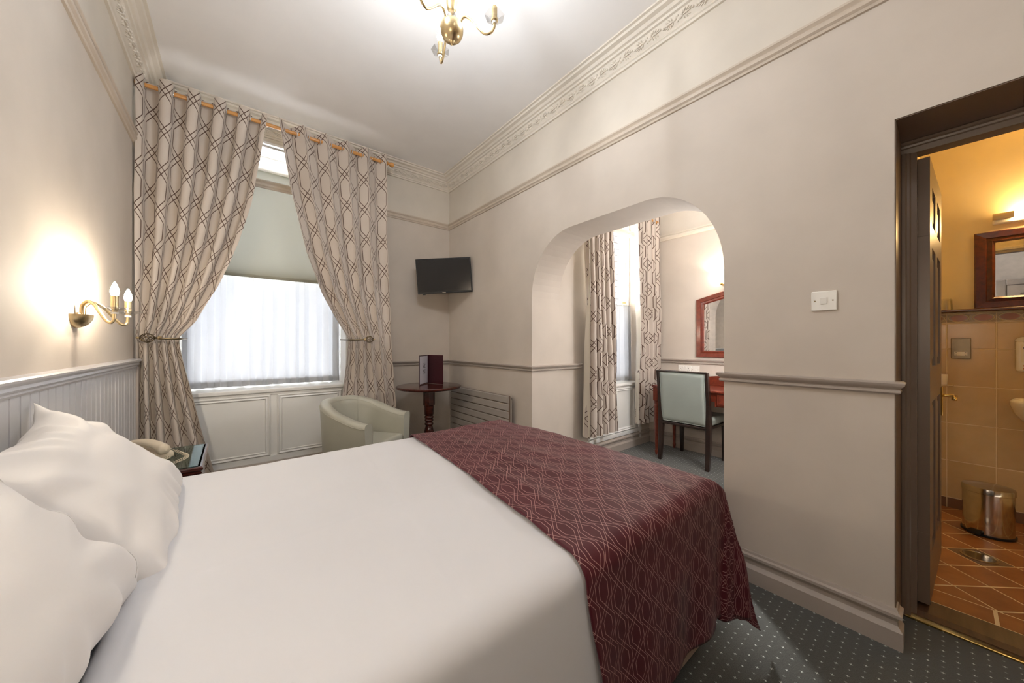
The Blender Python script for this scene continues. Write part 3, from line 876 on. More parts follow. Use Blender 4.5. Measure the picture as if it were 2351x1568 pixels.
# roller blind
bl = thing('roller_blind', (0,0,0), 'cream roller blind half lowered between the tied curtains', 'blind')
mb = MB(); mb.grid(lambda s, t: (lerp(-.33,.86,s), 3.955+.004*math.sin(s*9), lerp(2.80,1.83,t)), 30, 20); mb.build('blind_cloth', M['blind'], bl, smooth=True, fix=False)
MB().tube([(-.335,3.985,2.81),(.865,3.985,2.81)], .032, 16).build('roller', M['white_plastic'], bl, smooth=True, auto=40)
MB().box(-.33, .86, 3.949, 3.963, 1.805, 1.832).build('bottom_bar', M['blind'], bl, bevel=.004)
MB().tube([(.14,3.95,1.81),(.141,3.948,1.75)], .0015, 5).build('pull_cord', M['white_plastic'], bl)

# alcove curtains
YQ, ZQ = 2.165, 2.66
a1_ = [(.2,3.14),(1.2,3.09),(2.4,3.035),(2.75,3.03)]
make_curtain('curtain', 'straight trellis curtain at the archway side of the alcove window', 2.66, a1_,
    [(0,2.66),(1,3.10)], [(0,2.655),(1,3.14)], .9, 2.72, .285, 5, 1.15, YQ, ZQ, 'trellis curtains at the alcove window', vshift=.1, amp=(.040,.044,.046))
a2_ = [(.2,3.56),(1.2,3.56),(2.4,3.52),(2.75,3.51)]
make_curtain('curtain', 'straight trellis curtain beside the desk', 3.985, a2_,
    [(0,3.985),(1,3.55)], [(0,3.985),(1,3.55)], .9, 2.72, .285, 5, 1.15, YQ, ZQ, 'trellis curtains at the alcove window', vshift=.02, amp=(.038,.042,.044))
curtain_pole('pine curtain pole above the alcove window', 2.62, 3.925, YQ, ZQ, YA, (3.28,), (3.925,))

# ================================================================ BED
BX0, BX1, BY0_, BY1_ = -.522, 1.455, .582, 1.955
bed = thing('bed', (0,0,0), 'double divan bed against the panelled wall', 'bed')
MB().box(BX0, BX1, BY0_, BY1_, .03, .345).build('divan_base', M['divan'], bed, bevel=.02, seg=3)
MB().box(BX0, BX1, BY0_, BY1_, .35, .615).build('mattress', M['linen'], bed, bevel=.05, seg=4)
for x in (-.40, 1.35):
    for y in (.70, 1.83): MB().lathe([(.02,0),(.022,.004),(.022,.03),(.02,.035)], (x,y,0), 12).build('castor', M['black_plastic'], bed)
def edge(d, r):
    q = r*PI/2
    if d <= 0: return 0, 0
    if d < q: a = d/r; return r*math.sin(a), r*(1-math.cos(a))
    return r, r+(d-q)
def draper(xf, yn, yf, ztop, r, flare=.30, ripple=.010, seed=0, lift=.0):
    def f(p, q):
        dx = max(0, p-(xf-r)); dn = max(0, (yn+r)-q); df = max(0, q-(yf-r))
        x = min(p, xf-r); y = min(max(q, yn+r), yf-r)
        hx, vx = edge(dx, r); hn, vn = edge(dn, r); hf, vf = edge(df, r)
        v = (vx**7+vn**7+vf**7)**(1/7)
        n1 = min(vx, vn); n2 = min(vx, vf)
        x += hx + flare*1.0*n1 + flare*.9*n2
        y += -hn + hf - flare*.62*n1 + flare*.6*n2
        z = ztop - v*(1 - .03)
        # soft crown and wrinkles
        z += .012*math.sin(PI*min(1,max(0,(y-yn)/(yf-yn))))*(1 if v < .01 else max(0,1-v*8))
        z += lift*noise.noise(Vector((p*2.3, q*2.9, seed)))+.6*lift*noise.noise(Vector((p*6, q*7, seed+5)))
        hang = sm(.05, .5, v)
        if vn >= vx and vn >= vf: y -= ripple*hang*(math.sin(p*17+seed)+.5*math.sin(p*31+1+seed))
        elif vx >= vf: x += ripple*hang*(math.sin(q*15+seed)+.5*math.sin(q*29+seed))
        else: y += ripple*hang*math.sin(p*15)
        return (x, y, z)
    return f
dv = thing('duvet', (0,0,0), 'plain white bed cover tucked flat over the double bed', 'duvet')
fd = draper(1.475, .560, 1.975, .648, .055, .16, .006, 1.0, .006)
def duv(s, t):
    p = lerp(-.20, 1.475+.12, s); q = lerp(.560-.42, 1.975+.30, t)
    x, y, z = fd(max(p, -.165), q)
    if y < .60: y += .016*sm(.70, .80, p)*sm(.60, .56, y)
    if p > .75: z -= .004*sm(.75, .9, p); x = min(x, 1.468)
    if p < -.165:
        e = (-.165-p)/.035; x -= .03*math.sin(e*PI/2); z -= .034*(1-math.cos(e*PI/2))
    else:
        cr = noise.noise(Vector((p*3.2+q*2.0, q*1.3-p*1.1, 4)))
        z += .0035*(1-abs(cr)*2)
        # faint ironed crease lines
        z -= .0022*math.exp(-((q-(1.10+.10*(p)))/.006)**2)+.0018*math.exp(-((p-.42-.1*(q-1))/.006)**2)
    return (x, y, z)
mb = MB(); mb.grid(duv, 190, 190); mb.build('cover', M['linen'], dv, smooth=True, fix=False, solid=.012)
fl2 = MB()
fl2.grid(lambda s, t: (lerp(-.16, .74, s), .568-.016-.010*math.sin(s*9), lerp(.30, .06, t)+.03*math.sin(s*5)), 40, 4)
fl2.build('side_flap', M['linen'], dv, smooth=True, solid=.004)

th_ = thing('bed_throw', (0,0,0), 'maroon trellis throw across the foot of the bed', 'throw')
ft = draper(1.492, .545, 1.985, .664, .055, .26, .009, 3.0, .004)
def thr(s, t):
    q = lerp(.545-.535, 1.985+.40, t)
    p0 = lerp(.665, .81, min(1, max(0, (q-.545)/1.42)))+.10*sm(.60,.0,q)
    p = lerp(p0, 1.492+.55, s)
    x, y, z = ft(p, q)
    rg = noise.noise(Vector((p*4.1-q*1.2, q*2.4+p*1.6, 8)))
    v = max(0, .64-z)
    if v < .05: z += .006*(1-abs(rg)*2.2)
    # deep folds fanning out at the hanging corner
    if p > 1.43 and q < .62:
        a = math.atan2(max(.001, .60-q), max(.001, p-1.43))
        k2 = .012*math.sin(a*7+.6)*sm(.1, .45, v); x += k2*math.cos(a); y -= k2*math.sin(a)
    return (x, y, z)
mb = MB(); mb.grid(thr, 170, 220, lambda s, t: (lerp(.7, 1.99, s), lerp(.045, 2.385, t)))
mb.build('throw_cloth', M['throw'], th_, smooth=True, fix=False, solid=.005)

def pillow(label, c, ry, L, W, T, seed, rz=0.0, yaw=0.0):
    r = thing('pillow', c, label, 'pillow', group='pillows against the bed panel', rot=(0,0,0))
    mb = MB(); n1, n2 = 72, 52
    def srf(sg):
        def f(u, v):
            a, b = u*2-1, v*2-1
            x = a*L/2*(1-.075*(1-b*b)*abs(a)**3); y = b*W/2*(1-.10*(1-a*a)*abs(b)**3)
            x += a*abs(a)**5*abs(b)**5*.020; y += b*abs(a)**5*abs(b)**5*.022
            h = max(0, (1-abs(a)**3.4))*max(0, (1-abs(b)**2.4))
            z = sg*T/2*h**.55
            k3 = sm(0, .25, h)
            crn = (1-h)*1.0
            z += sg*(.012*noise.noise(Vector((a*2.0+seed, b*3.2, 1.7)))*k3)
            # folds pulling towards the corners
            ang = math.atan2(b*W, a*L)
            rad = math.hypot(a, b)
            z += .012*math.sin(ang*15+seed*3+2.5*noise.noise(Vector((a*2, b*2, seed))))*sm(.45, 1.15, rad)*sm(0, .10, h)
            z -= .012*math.exp(-((b-.15*math.sin(a*3+seed)-.25)/.10)**2)*k3*(.5+.5*math.sin(a*4+seed))*.5
            y += -.03*(1-a*a)*(1 if b > 0 else 0)*b*b
            return (x, y, z)
        return f
    mb.grid(srf(1), n1, n2); mb.grid(srf(-1), n1, n2)
    o = mb.build('pillowcase', M['pillowcase'], r, smooth=True)
    bm = bmesh.new(); bm.from_mesh(o.data); bmesh.ops.remove_doubles(bm, verts=bm.verts, dist=.0012)
    bmesh.ops.recalc_face_normals(bm, faces=bm.faces); bm.to_mesh(o.data); bm.free()
    for p in o.data.polygons: p.use_smooth = True
    # stitched seam line near one end
    f = srf(1); sl = MB()
    for uu in (.905, .955):
        sl.tube([tuple(Vector(f(uu, .06+.88*e/30))+Vector((0,0,.0006))) for e in range(31)], .0011, 5)
    sl.build('seam', M['pillowcase'], r, smooth=True)
    X = Vector((math.sin(yaw), math.cos(yaw), 0)); Yv = Vector((-math.cos(ry), 0, math.sin(ry)))
    Yv = (Yv - X*Yv.dot(X)).normalized(); Z = X.cross(Yv)
    if Z.z < 0: Z = -Z; X = -X
    mat = Matrix(((X.x,Yv.x,Z.x,0),(X.y,Yv.y,Z.y,0),(X.z,Yv.z,Z.z,0),(0,0,0,1)))
    R_ = Matrix.Rotation(rz, 4, 'Z')
    r.matrix_world = Matrix.Translation(Vector(c)) @ mat @ R_
    return r
pillow('ivory pillow propped on the panelling next to the telephone', (-.310, 1.49, .800), math.radians(47), .76, .485, .19, 1.0, math.radians(2.5), -.03)
pillow('ivory pillow propped on the panelling at the picture left edge', (-.348, .762, .822), math.radians(49), .78, .47, .25, 5.0, math.radians(1), .05)
# ================================================================ BEDROOM FURNITURE
# nightstand
ns = thing('nightstand', (-.33, 2.52, 0), 'red-brown nightstand with glass top between bed and curtain', 'nightstand')
x0, x1, y0, y1 = -.185, .205, -.245, .245
MB().box(x0, x1-.02, y0+.02, y1-.02, .06, .565).build('body', M['mahogany'], ns, bevel=.004)
MB().box(x0, x1, y0+.005, y1-.005, 0, .065).build('plinth', M['mahogany'], ns, bevel=.006)
mb = MB(); mb.sweep([(x0, y1), (x1, y1), (x1, y0), (x0, y0)], [(-.02,.560),(.0,.562),(.004,.570),(-.002,.576),(.008,.584),(.008,.594),(.002,.600),(-.02,.600)], side=1)
mb.build('top_moulding', M['mahogany'], ns)
MB().box(x0, x1-.005, y0+.005, y1-.005, .575, .6).build('top', M['mahogany'], ns)
MB().box(x0+.002, x1-.012, y0+.012, y1-.012, .6005, .6065).build('glass_top', M['table_glass'], ns, bevel=.001, seg=1)
for z0, z1 in ((.40, .545), (.09, .385)):
    d = MB().box(x1-.022, x1-.008, y0+.04, y1-.04, z0, z1).build('drawer', M['mahogany'], ns, bevel=.004)
    MB().lathe([(.006,0),(.006,.012),(.014,.018),(.012,.026),(.0001,.029)], (x1-.008, 0, (z0+z1)/2), 12, axis='x').build('knob', M['brass'], d, smooth=True)

# telephone
ph = thing('telephone', (-.345, 2.575, .607), 'cream corded telephone lying on the glass-topped nightstand', 'telephone', rz=math.radians(-51))
mb = MB(); mb.prism([(-.095,0),(.095,0),(.100,.012),(.094,.034),(-.06,.052),(-.100,.046),(-.104,.012)], 'y', -.052, .052)
bs = mb.build('base', M['cream_plastic'], ph, bevel=.008, seg=3)
mb = MB(); mb.prism([(-.075,.0),(.05,.0),(.062,.008),(.05,.016),(-.075,.016)], 'y', -.056, -.0525); 
mb.build('side_label', M['white_plastic'], bs, bevel=.003)
mb = MB()
def hs(u, v):
    xx = lerp(-.118, .118, u); arch = .020*(1-(xx/.118)**2)
    hw = .024+.004*abs(xx/.118)**3; a = 2*PI*v
    hgt = .017+.008*sm(.06,.11,abs(xx))
    k4 = min(1, (1-abs(2*u-1))*14)**.5
    return (xx, hw*k4*math.cos(a)*abs(math.cos(a))**-.25 if abs(math.cos(a)) > 1e-3 else 0, .066-.012*u+arch-.006*sm(.06,.11,abs(xx))+hgt*k4*math.sin(a))
mb.grid(hs, 40, 20); mb.build('handset', M['cream_plastic'], ph, smooth=True)
# coiled cord resting on the glass (world layout turned into phone space)
inv = Matrix.Translation(Vector((-.345, 2.575, .607))) @ Matrix.Rotation(math.radians(-51), 4, 'Z')
inv = inv.inverted()
path = spline([(-.375,2.66,.612),(-.335,2.60,.614),(-.285,2.555,.614),(-.262,2.515,.614),(-.285,2.465,.614),(-.300,2.415,.614),(-.275,2.365,.614),(-.235,2.375,.614),(-.200,2.425,.614),(-.190,2.48,.614),(-.215,2.54,.616),(-.245,2.575,.628)], 14)
L = 0; hel = []
P = path
NT = 52; N_ = NT*9
acc = [0]
for a, b in zip(P, P[1:]): acc.append(acc[-1]+(b-a).length)
for e in range(N_+1):
    d = acc[-1]*e/N_; i = 0
    while i < len(acc)-2 and acc[i+1] < d: i += 1
    t = (d-acc[i])/(acc[i+1]-acc[i]); c = P[i].lerp(P[i+1], t); tg = (P[i+1]-P[i]).normalized()
    sd = tg.cross(Vector((0,0,1))).normalized(); up = sd.cross(tg)
    a = 2*PI*NT*e/N_
    hel.append(inv @ (c+sd*math.cos(a)*.0066+up*math.sin(a)*.0060))
mb = MB(); mb.tube(hel, .0017, 4); mb.build('coiled_cord', M['cream_plastic'], ph, smooth=True)
mb = MB(); mb.tube([inv @ Vector(p) for p in spline([(-.245,2.575,.628),(-.262,2.548,.650),(-.272,2.520,.660)], 6)], .002, 6); mb.build('cord_end', M['cream_plastic'], ph, smooth=True)

# wall sconces
def sconce(label, y, group):
    r = thing('wall_sconce', (XL, y, 1.315), label, 'wall lamp', group=group)
    mb = MB()
    def bowl(u, v):
        a = lerp(-PI/2, PI/2, u); b = lerp(0, PI/2, v)
        return (.085*math.cos(a)*math.cos(b)*.62, .085*math.sin(a)*math.cos(b)*.9, .012-.058*math.sin(b))
    mb.grid(bowl, 24, 10)
    q = len(mb.v); mb.v.append((.0, 0, .012)); 
    for i in range(24): mb.f.append([q, i, i+1])
    bo = mb.build('wall_bowl', M['brass'], r, smooth=True, auto=50)
    MB().lathe([(.0001,.010),(.009,.012),(.008,.018),(.0001,.020)], (.02, -.05, 0), 10).build('screw', M['bronze_plate'], bo)
    for s, yo in ((-1, -.122), (1, .122)):
        mb = MB()
        pts = spline([(.022, s*.012, .010), (.024, s*.020, .050), (.045, s*.040, .070), (.070, s*.065, .052), (.095, s*.092, .010), (.118, s*.112, -.022), (.134, yo, -.016), (.138, yo, .018)], 7)
        mb.tube(pts, .0062, 10); ar = mb.build('arm', M['brass'], r, smooth=True)
        c = (.138, yo, 0)
        MB().lathe([(.0001,.014),(.011,.014),(.012,.022),(.0001,.022)], c, 14).build('collar', M['white_plastic'], ar)
        MB().lathe([(.010,.024),(.030,.031),(.050,.040),(.051,.042),(.028,.037),(.010,.030)], c, 9).build('glass_drip_tray', M['crystal'], ar)
        MB().lathe([(.008,.022),(.010,.034),(.0125,.036),(.0125,.092),(.0105,.092),(.0105,.088)], c, 16).build('candle_tube', M['brass'], ar, smooth=True, auto=30)
        MB().lathe([(.006,.088),(.0115,.096),(.0145,.108),(.013,.122),(.008,.138),(.003,.150),(.0001,.153)], c, 14).build('bulb', M['bulb'], ar, smooth=True)
    return r
sconce('brass double-candle wall sconce by the curtain beside the bed', 2.372, 'bedside wall sconces')
sconce('added unseen brass double-candle wall sconce lighting the near side of the bed', .10, 'bedside wall sconces')  # unseen twin of the visible sconce, added for more light

# chandelier
CH = Vector((.752, 1.362, 2.585))
ch = thing('chandelier', (CH.x, CH.y, ZC), 'three-arm brushed brass chandelier with crystal drip trays', 'chandelier')
oz = CH.z-ZC
MB().lathe([(.0001,-.066),(.004,-.062),(.006,-.056),(.010,-.050),(.013,-.047),(.026,-.043),(.042,-.028),(.050,-.008),(.051,.008),(.046,.026),(.034,.036),(.0001,.038)], (0,0,oz), 32).build('body_bowl', M['brass'], ch, smooth=True)
MB().lathe([(.010,.036),(.020,.048),(.022,.060),(.017,.074),(.008,.082)], (0,0,oz), 8).build('crystal_ball', M['crystal'], ch)
MB().lathe([(.0001,.080),(.014,.082),(.020,.096),(.0245,.125),(.023,.16),(.015,.20),(.009,.23),(.012,.24),(.012,.25),(.0001,.25)], (0,0,oz), 24).build('column', M['brass'], ch, smooth=True)
MB().tube([(0,0,oz+.25),(0,0,-.05)], .005, 8).build('stem', M['brass'], ch, smooth=True)
MB().lathe([(.0001,-.05),(.014,-.05),(.03,-.04),(.05,-.012),(.052,0),(.0001,0)], (0,0,0), 24).build('ceiling_rose', M['brass'], ch, smooth=True)
Fv = Vector((math.sin(TH), math.cos(TH), 0)); Rv = Vector((math.cos(TH), -math.sin(TH), 0))
for ang in (-3, 117, 237):
    a = math.radians(ang); d = Rv*math.cos(a)+Fv*math.sin(a)
    pt = lambda r_, z_: d*r_+Vector((0,0,oz+z_))
    mb = MB(); mb.tube(spline([pt(.036,.026), pt(.046,.050), pt(.064,.058), pt(.090,.040), pt(.118,.006), pt(.146,-.020), pt(.172,-.018), pt(.188,.004), pt(.190,.028)], 7), .0052, 10)
    ar = mb.build('arm', M['brass'], ch, smooth=True)
    c = pt(.190, 0)
    MB().lathe([(.0001,.022),(.009,.022),(.010,.032),(.0001,.032)], c, 12).build('collar', M['white_plastic'], ar)
    MB().lathe([(.012,.034),(.030,.040),(.044,.052),(.045,.054),(.028,.047),(.012,.040)], c, 7).build('glass_drip_tray', M['crystal'], ar)
    MB().lathe([(.008,.030),(.015,.034),(.0155,.042),(.012,.046),(.0125,.096),(.010,.096)], c, 16).build('candle_tube', M['brass'], ar, smooth=True, auto=30)
    MB().lathe([(.006,.094),(.0115,.104),(.0145,.118),(.013,.134),(.008,.152),(.003,.164),(.0001,.167)], c, 14).build('bulb', M['bulb_cool'], ar, smooth=True)

# tub armchair
ac = thing('tub_armchair', (.858, 3.105, 0), 'grey-green leather tub armchair in front of the window', 'armchair', rz=math.radians(36))
HW, FY = .275, -.275
path = []
for e in range(11): path.append((-HW, lerp(FY, .02, e/10)))
for e in range(1, 28): a = PI-PI*e/28; path.append((HW*math.cos(a), .02+.275*math.sin(a)))
for e in range(11): path.append((HW, lerp(.02, FY, e/10)))
acc = [0]
for a, b in zip(path, path[1:]): acc.append(acc[-1]+math.dist(a, b))
def rimz(t): return .605+.150*sm(.0, .42, min(t, 1-t))
mb = MB(); rows = []; seam = []; seam2 = []; inseam = {}
for i, (px, py) in enumerate(path):
    t = acc[i]/acc[-1]; rz_ = rimz(t)
    p = path[max(0,i-1)]; q = path[min(len(path)-1,i+1)]; dx, dy = q[0]-p[0], q[1]-p[1]; l = math.hypot(dx, dy)
    nx, ny = -dy/l, dx/l          # outward (left of travel is outside: path goes clockwise seen from above)
    sec = [(-.005,.125),(.014,.20),(.030,.34),(.046,rz_-.09),(.050,rz_-.035),(.046,rz_-.016),(.034,rz_-.004),(.012,rz_),(-.012,rz_-.002),(-.034,rz_-.010),(-.046,rz_-.030),(-.050,rz_-.07),(-.048,.40),(-.050,.125)]
    rows.append([(px+nx*o, py+ny*o, z) for o, z in sec])
    seam.append((px+nx*.051, py+ny*.051, rz_-.036)); seam2.append((px-nx*.047, py-ny*.047, rz_-.030))
m_ = len(rows[0])
for r_ in rows: mb.v += r_
for i in range(len(rows)-1):
    for j in range(m_-1): mb.f.append([i*m_+j, i*m_+j+1, (i+1)*m_+j+1, (i+1)*m_+j])
    mb.f.append([i*m_+m_-1, i*m_, (i+1)*m_, (i+1)*m_+m_-1])
mb.f.append(list(range(m_))); mb.f.append([(len(rows)-1)*m_+j for j in range(m_)][::-1])
shell = mb.build('shell', M['leather'], ac, smooth=True, auto=50)
MB().tube(seam, .0028, 5).build('piping', M['leather'], shell, smooth=True)
MB().tube(seam2, .0016, 5).build('piping', M['leather'], shell, smooth=True)
for e in (.36, .64):
    i = min(range(len(acc)), key=lambda k_: abs(acc[k_]/acc[-1]-e)); r_ = rows[i]
    MB().tube([r_[9], r_[10], r_[11], r_[12]], .0022, 5).build('seam', M['leather'], shell, smooth=True)
for s in (0, len(rows)-1): MB().tube([tuple(Vector(v)+Vector((0,-.001,0))) for v in rows[s]], .0022, 5, closed=True).build('piping', M['leather'], shell, smooth=True)
pl = [(-.226,-.272)]+[(-.226,.02)]+[(.226*math.cos(PI-PI*e/16), .02+.226*math.sin(PI-PI*e/16)) for e in range(1,16)]+[(.226,.02),(.226,-.272)]
mb = MB(); mb.prism(pl, 'z', .125, .415); mb.build('seat', M['leather'], ac, bevel=.028, seg=4)
for x, y in ((-.24,-.25),(.24,-.25),(-.19,.19),(.19,.19)):
    MB().obox((x,y,.066), (1,0,0), (0,1,0), (0,0,1), .024, .024, .066, .7, .7).build('leg', M['dark_wood'], ac, bevel=.003)

ac.scale = (.95, .95, .97)
# pedestal table
tb = thing('pedestal_table', (1.56, 3.30, 0), 'round mahogany pedestal table in the corner by the radiator', 'table')
MB().lathe([(.0001,.742),(.300,.742),(.316,.746),(.325,.754),(.326,.764),(.320,.772),(.306,.774),(.0001,.7745)], (0,0,0), 64).build('table_top', M['mahogany'], tb, smooth=True, auto=35)
MB().box(-.13, .13, -.13, .13, .722, .744).build('top_block', M['mahogany'], tb, bevel=.01)
MB().lathe([(.050,.56),(.058,.575),(.058,.722),(.058,.726)], (0,0,0), 8, a0=PI/8).build('octagonal_post', M['mahogany'], tb)
MB().lathe([(.046,.10),(.050,.14),(.040,.20),(.038,.24),(.047,.27),(.050,.30),(.042,.335),(.034,.36),(.034,.366),(.044,.374),(.044,.386),(.034,.394),(.034,.402),(.044,.410),(.044,.424),(.034,.432),(.046,.442),(.046,.456),(.036,.466),(.047,.478),(.048,.55),(.050,.565)], (0,0,0), 28).build('turned_column', M['mahogany'], tb, smooth=True, auto=60)
for e in range(4):
    a = PI/4+e*PI/2; mb = MB(); d = Vector((math.cos(a), math.sin(a), 0))
    mb.tube(spline([d*.03+Vector((0,0,.16)), d*.12+Vector((0,0,.12)), d*.21+Vector((0,0,.05)), d*.25+Vector((0,0,.022))], 5), .02, 8, rr=None)
    mb.build('foot', M['mahogany'], tb, smooth=True)
# menu folder
sp, lf, rt = Vector((1.632,3.485,.7755)), Vector((1.462,3.318,.7755)), Vector((1.700,3.262,.7755))
mn = thing('menu_folder', sp, 'dark maroon menu folder standing open on the round table', 'menu')
H_ = .305
for end, nm in ((lf, 'cover'), (rt, 'cover')):
    d = (end-sp); L = d.length; d.normalize(); n_ = Vector((-d.y, d.x, 0))
    c = (d*L/2)+Vector((0,0,H_/2))
    o = MB().obox(c, d, n_, (0,0,1), L/2, .0025, H_/2).build(nm, M['menu_cover'], mn, bevel=.001)
    if end is lf:
        inw = n_ if n_.dot(rt-lf) > 0 else -n_
        pc = c+inw*.0035+d*.004
        pg = MB().obox(pc, d, inw, (0,0,1), L/2-.012, .0006, H_/2-.010).build('menu_page', M['paper'], o)
        # letters ME / NU with serifs, drawn with thick and thin strokes
        B = pc+inw*.0009-(d if d.dot(Rv) > 0 else -d)*.020
        rd = -d if (-d).dot(Rv) > 0 else d     # reading direction: left to right for the viewer
        rd = d if d.dot(Rv) > 0 else -d
        mb = MB()
        def stroke(x0, z0, x1, z1, w):
            a_ = Vector((x1-x0, z1-z0)); ln = a_.length; a_.normalize(); nn = Vector((-a_.y, a_.x))*w/2
            b = len(mb.v)
            for qx, qz in ((x0-nn.x,z0-nn.y),(x1-nn.x,z1-nn.y),(x1+nn.x,z1+nn.y),(x0+nn.x,z0+nn.y)):
                mb.v.append(tuple(B+rd*qx+Vector((0,0,qz))))
            mb.f.append([b,b+1,b+2,b+3])
        def letter(ch_, x, z, w, h):
            tk, tn = .0075, .003
            S = lambda a,b,c_,e,q_: stroke(x+a*w, z+b*h, x+c_*w, z+e*h, q_)
            ser = lambda a,b: stroke(x+a*w-.006, z+b*h, x+a*w+.006, z+b*h, .0022)
            if ch_ == 'M': S(.08,0,.08,1,tn); S(.08,1,.5,.1,tk); S(.5,.1,.92,1,tn); S(.92,0,.92,1,tk); [ser(a,b) for a,b in ((.08,0),(.92,0),(.05,1),(.95,1))]
            if ch_ == 'E': S(.2,0,.2,1,tk); S(.1,1,.9,1,tn); S(.2,.52,.7,.52,tn); S(.1,0,.92,0,tn); S(.9,.82,.9,1,tn); S(.92,0,.92,.2,tn)
            if ch_ == 'N': S(.1,0,.1,1,tn); S(.1,1,.9,0,tk); S(.9,0,.9,1,tn); [ser(a,b) for a,b in ((.1,0),(.08,1),(.9,1))]
            if ch_ == 'U':
                S(.15,.25,.15,1,tk); S(.85,.25,.85,1,tn); [ser(a,b) for a,b in ((.15,1),(.85,1))]
                for e in range(8):
                    a0, a1 = PI+PI*e/8, PI+PI*(e+1)/8
                    S(.5+.35*math.cos(a0), .25+.25*math.sin(a0), .5+.35*math.cos(a1), .25+.25*math.sin(a1), lerp(tk, tn, e/8))
        letter('M', -.006, .020, .038, .034); letter('E', .040, .020, .026, .034)
        letter('N', -.004, -.032, .034, .034); letter('U', .036, -.032, .030, .034)
        stroke(-.008, .066, .068, .066, .0015); stroke(-.008, -.044, .068, -.044, .0015)
        mb.build('menu_lettering', M['ink'], pg)

# radiator
ra = thing('radiator', (0,0,0), 'grey horizontal-slat radiator on the wall under the dado rail', 'radiator')
sl = None
for i in range(8):
    z0 = .722-.0705*(i+1)
    if sl is None:
        mb = MB(); mb.prism([(1.960,.001),(1.950,.003),(1.946,.007),(1.946,.059),(1.950,.064),(1.960,.066)], 'y', 2.485, 3.56); sl = mb.build('slat', M['radiator'], ra); o = sl
    else: o = sl.copy(); COL.objects.link(o); o.parent = ra
    o.location = (0, 0, z0)
mb = MB(); mb.box(1.958, 1.978, 2.487, 3.558, .165, .718); mb.build('rear_panel', M['taupe'], ra)
for y in (2.487, 3.535):
    MB().box(1.978, 2.003, y, y+.026, .165, .712).build('header_pipe', M['radiator'], ra, bevel=.008, seg=3)
    MB().box(2.003, 2.043, y+.2*(1 if y < 3 else -1), y+.2*(1 if y < 3 else -1)+.03, .3, .6).build('wall_bracket', M['radiator'], ra)
MB().lathe([(.0001,0),(.006,0),(.006,-.012),(.004,-.014),(.0001,-.014)], (1.99, 2.487, .695), 10, axis='y').build('bleed_valve', M['chrome'], ra)
mb = MB(); mb.tube([(1.99,3.56,.17),(1.99,3.575,.165),(1.99,3.582,.15),(1.99,3.582,0)], .0075, 8); mb.lathe([(.0001,.0),(.016,.0),(.018,.02),(.015,.06),(.0001,.062)], (1.99,3.582,.17), 12)
mb.build('valve', M['trim'], ra, smooth=True, auto=40)

# television in the corner
tv = thing('television', (1.775, 3.385, 1.936), 'small black flat television mounted in the corner', 'television', rot=(0,0,0))
yaw = -TH
Rt = Matrix.Rotation(yaw+math.radians(2), 4, 'Z') @ Matrix.Rotation(math.radians(-3.2), 4, 'Y') @ Matrix.Rotation(math.radians(6), 4, 'X')
tv.matrix_world = Matrix.Translation((1.775, 3.385, 1.936)) @ Rt
TW, THh = .590, .375
MB().box(-TW/2, TW/2, -.005, .022, -THh/2, THh/2).build('housing', M['black_plastic'], tv, bevel=.004)
MB().box(-TW/2+.012, TW/2-.012, -.0065, -.004, -THh/2+.022, THh/2-.012).build('screen', M['black_screen'], tv)
MB().box(-.2, .2, .022, .055, -.12, .10).build('rear_cover', M['black_plastic'], tv, bevel=.02)
MB().box(-.030, .008, -.0072, -.005, -THh/2+.007, -THh/2+.013).build('maker_mark', M['steel'], tv)
MB().box(-.245, -.215, -.004, .015, -THh/2-.010, -THh/2).build('sensor', M['black_plastic'], tv)
mb = MB(); mb.box(-.06, .06, .055, .065, -.06, .06); mb.tube([(0,.06,0),(.03,.16,0),(0,.30,0)], .016, 8); mb.box(-.04,.04,.29,.31,-.09,.09)
mb.build('wall_bracket', M['black_plastic'], tv)

# light switch
sw = thing('light_switch', (XR, .331, 1.39), 'white single light switch between archway and bathroom door', 'light switch')
MB().box(-.009, 0, -.043, .043, -.043, .043).build('plate', M['white_plastic'], sw, bevel=.003, seg=2)
MB().obox((-.011,0,.0), (1,0,.12), (0,1,0), (-.12,0,1), .003, .011, .014).build('rocker', M['white_plastic'], sw, bevel=.001)
for y in (-.030, .030): MB().lathe([(.0001,-.0098),(.0032,-.0098),(.0032,-.008),(.0001,-.008)], (0,y,0), 10, axis='x').build('screw', M['antique'], sw)

# ================================================================ ALCOVE
dk = thing('desk', (0,0,0), 'cherry wood desk with turned legs against the alcove wall', 'desk')
DX0, DX1, DYa, DYb, DZt = 3.535, 4.0, .72, 1.985, .755
mb = MB(); mb.box(DX0, DX1, DYa, DYb, DZt-.024, DZt); mb.build('desk_top', M['cherry'], dk, bevel=.008, seg=3)
MB().box(DX0+.03, DX1-.01, DYa+.03, DYb-.03, .645, DZt-.024).build('apron', M['cherry'], dk, bevel=.003)
for y0, y1 in ((.78, 1.07), (1.10, 1.34)):
    d = MB().box(DX0+.018, DX0+.034, y0, y1, .61, .725).build('drawer', M['cherry'], dk, bevel=.005)
    frm = MB()
    for a in ((y0+.02, y1-.02, .625, .631), (y0+.02, y1-.02, .704, .710)): frm.box(DX0+.014, DX0+.02, a[0], a[1], a[2], a[3])
    for a in ((y0+.02, y0+.026), (y1-.026, y1-.02)): frm.box(DX0+.014, DX0+.02, a[0], a[1], .625, .710)
    frm.build('drawer_beading', M['cherry'], d)
    MB().lathe([(.005,0),(.005,-.010),(.011,-.015),(.009,-.022),(.0001,-.024)], (DX0+.018,(y0+y1)/2,.667), 12, axis='x').build('knob', M['bright_brass'], d, smooth=True)
MB().box(DX0+.03, DX0+.22, .77, 1.36, .60, .65).build('drawer_case', M['cherry'], dk)
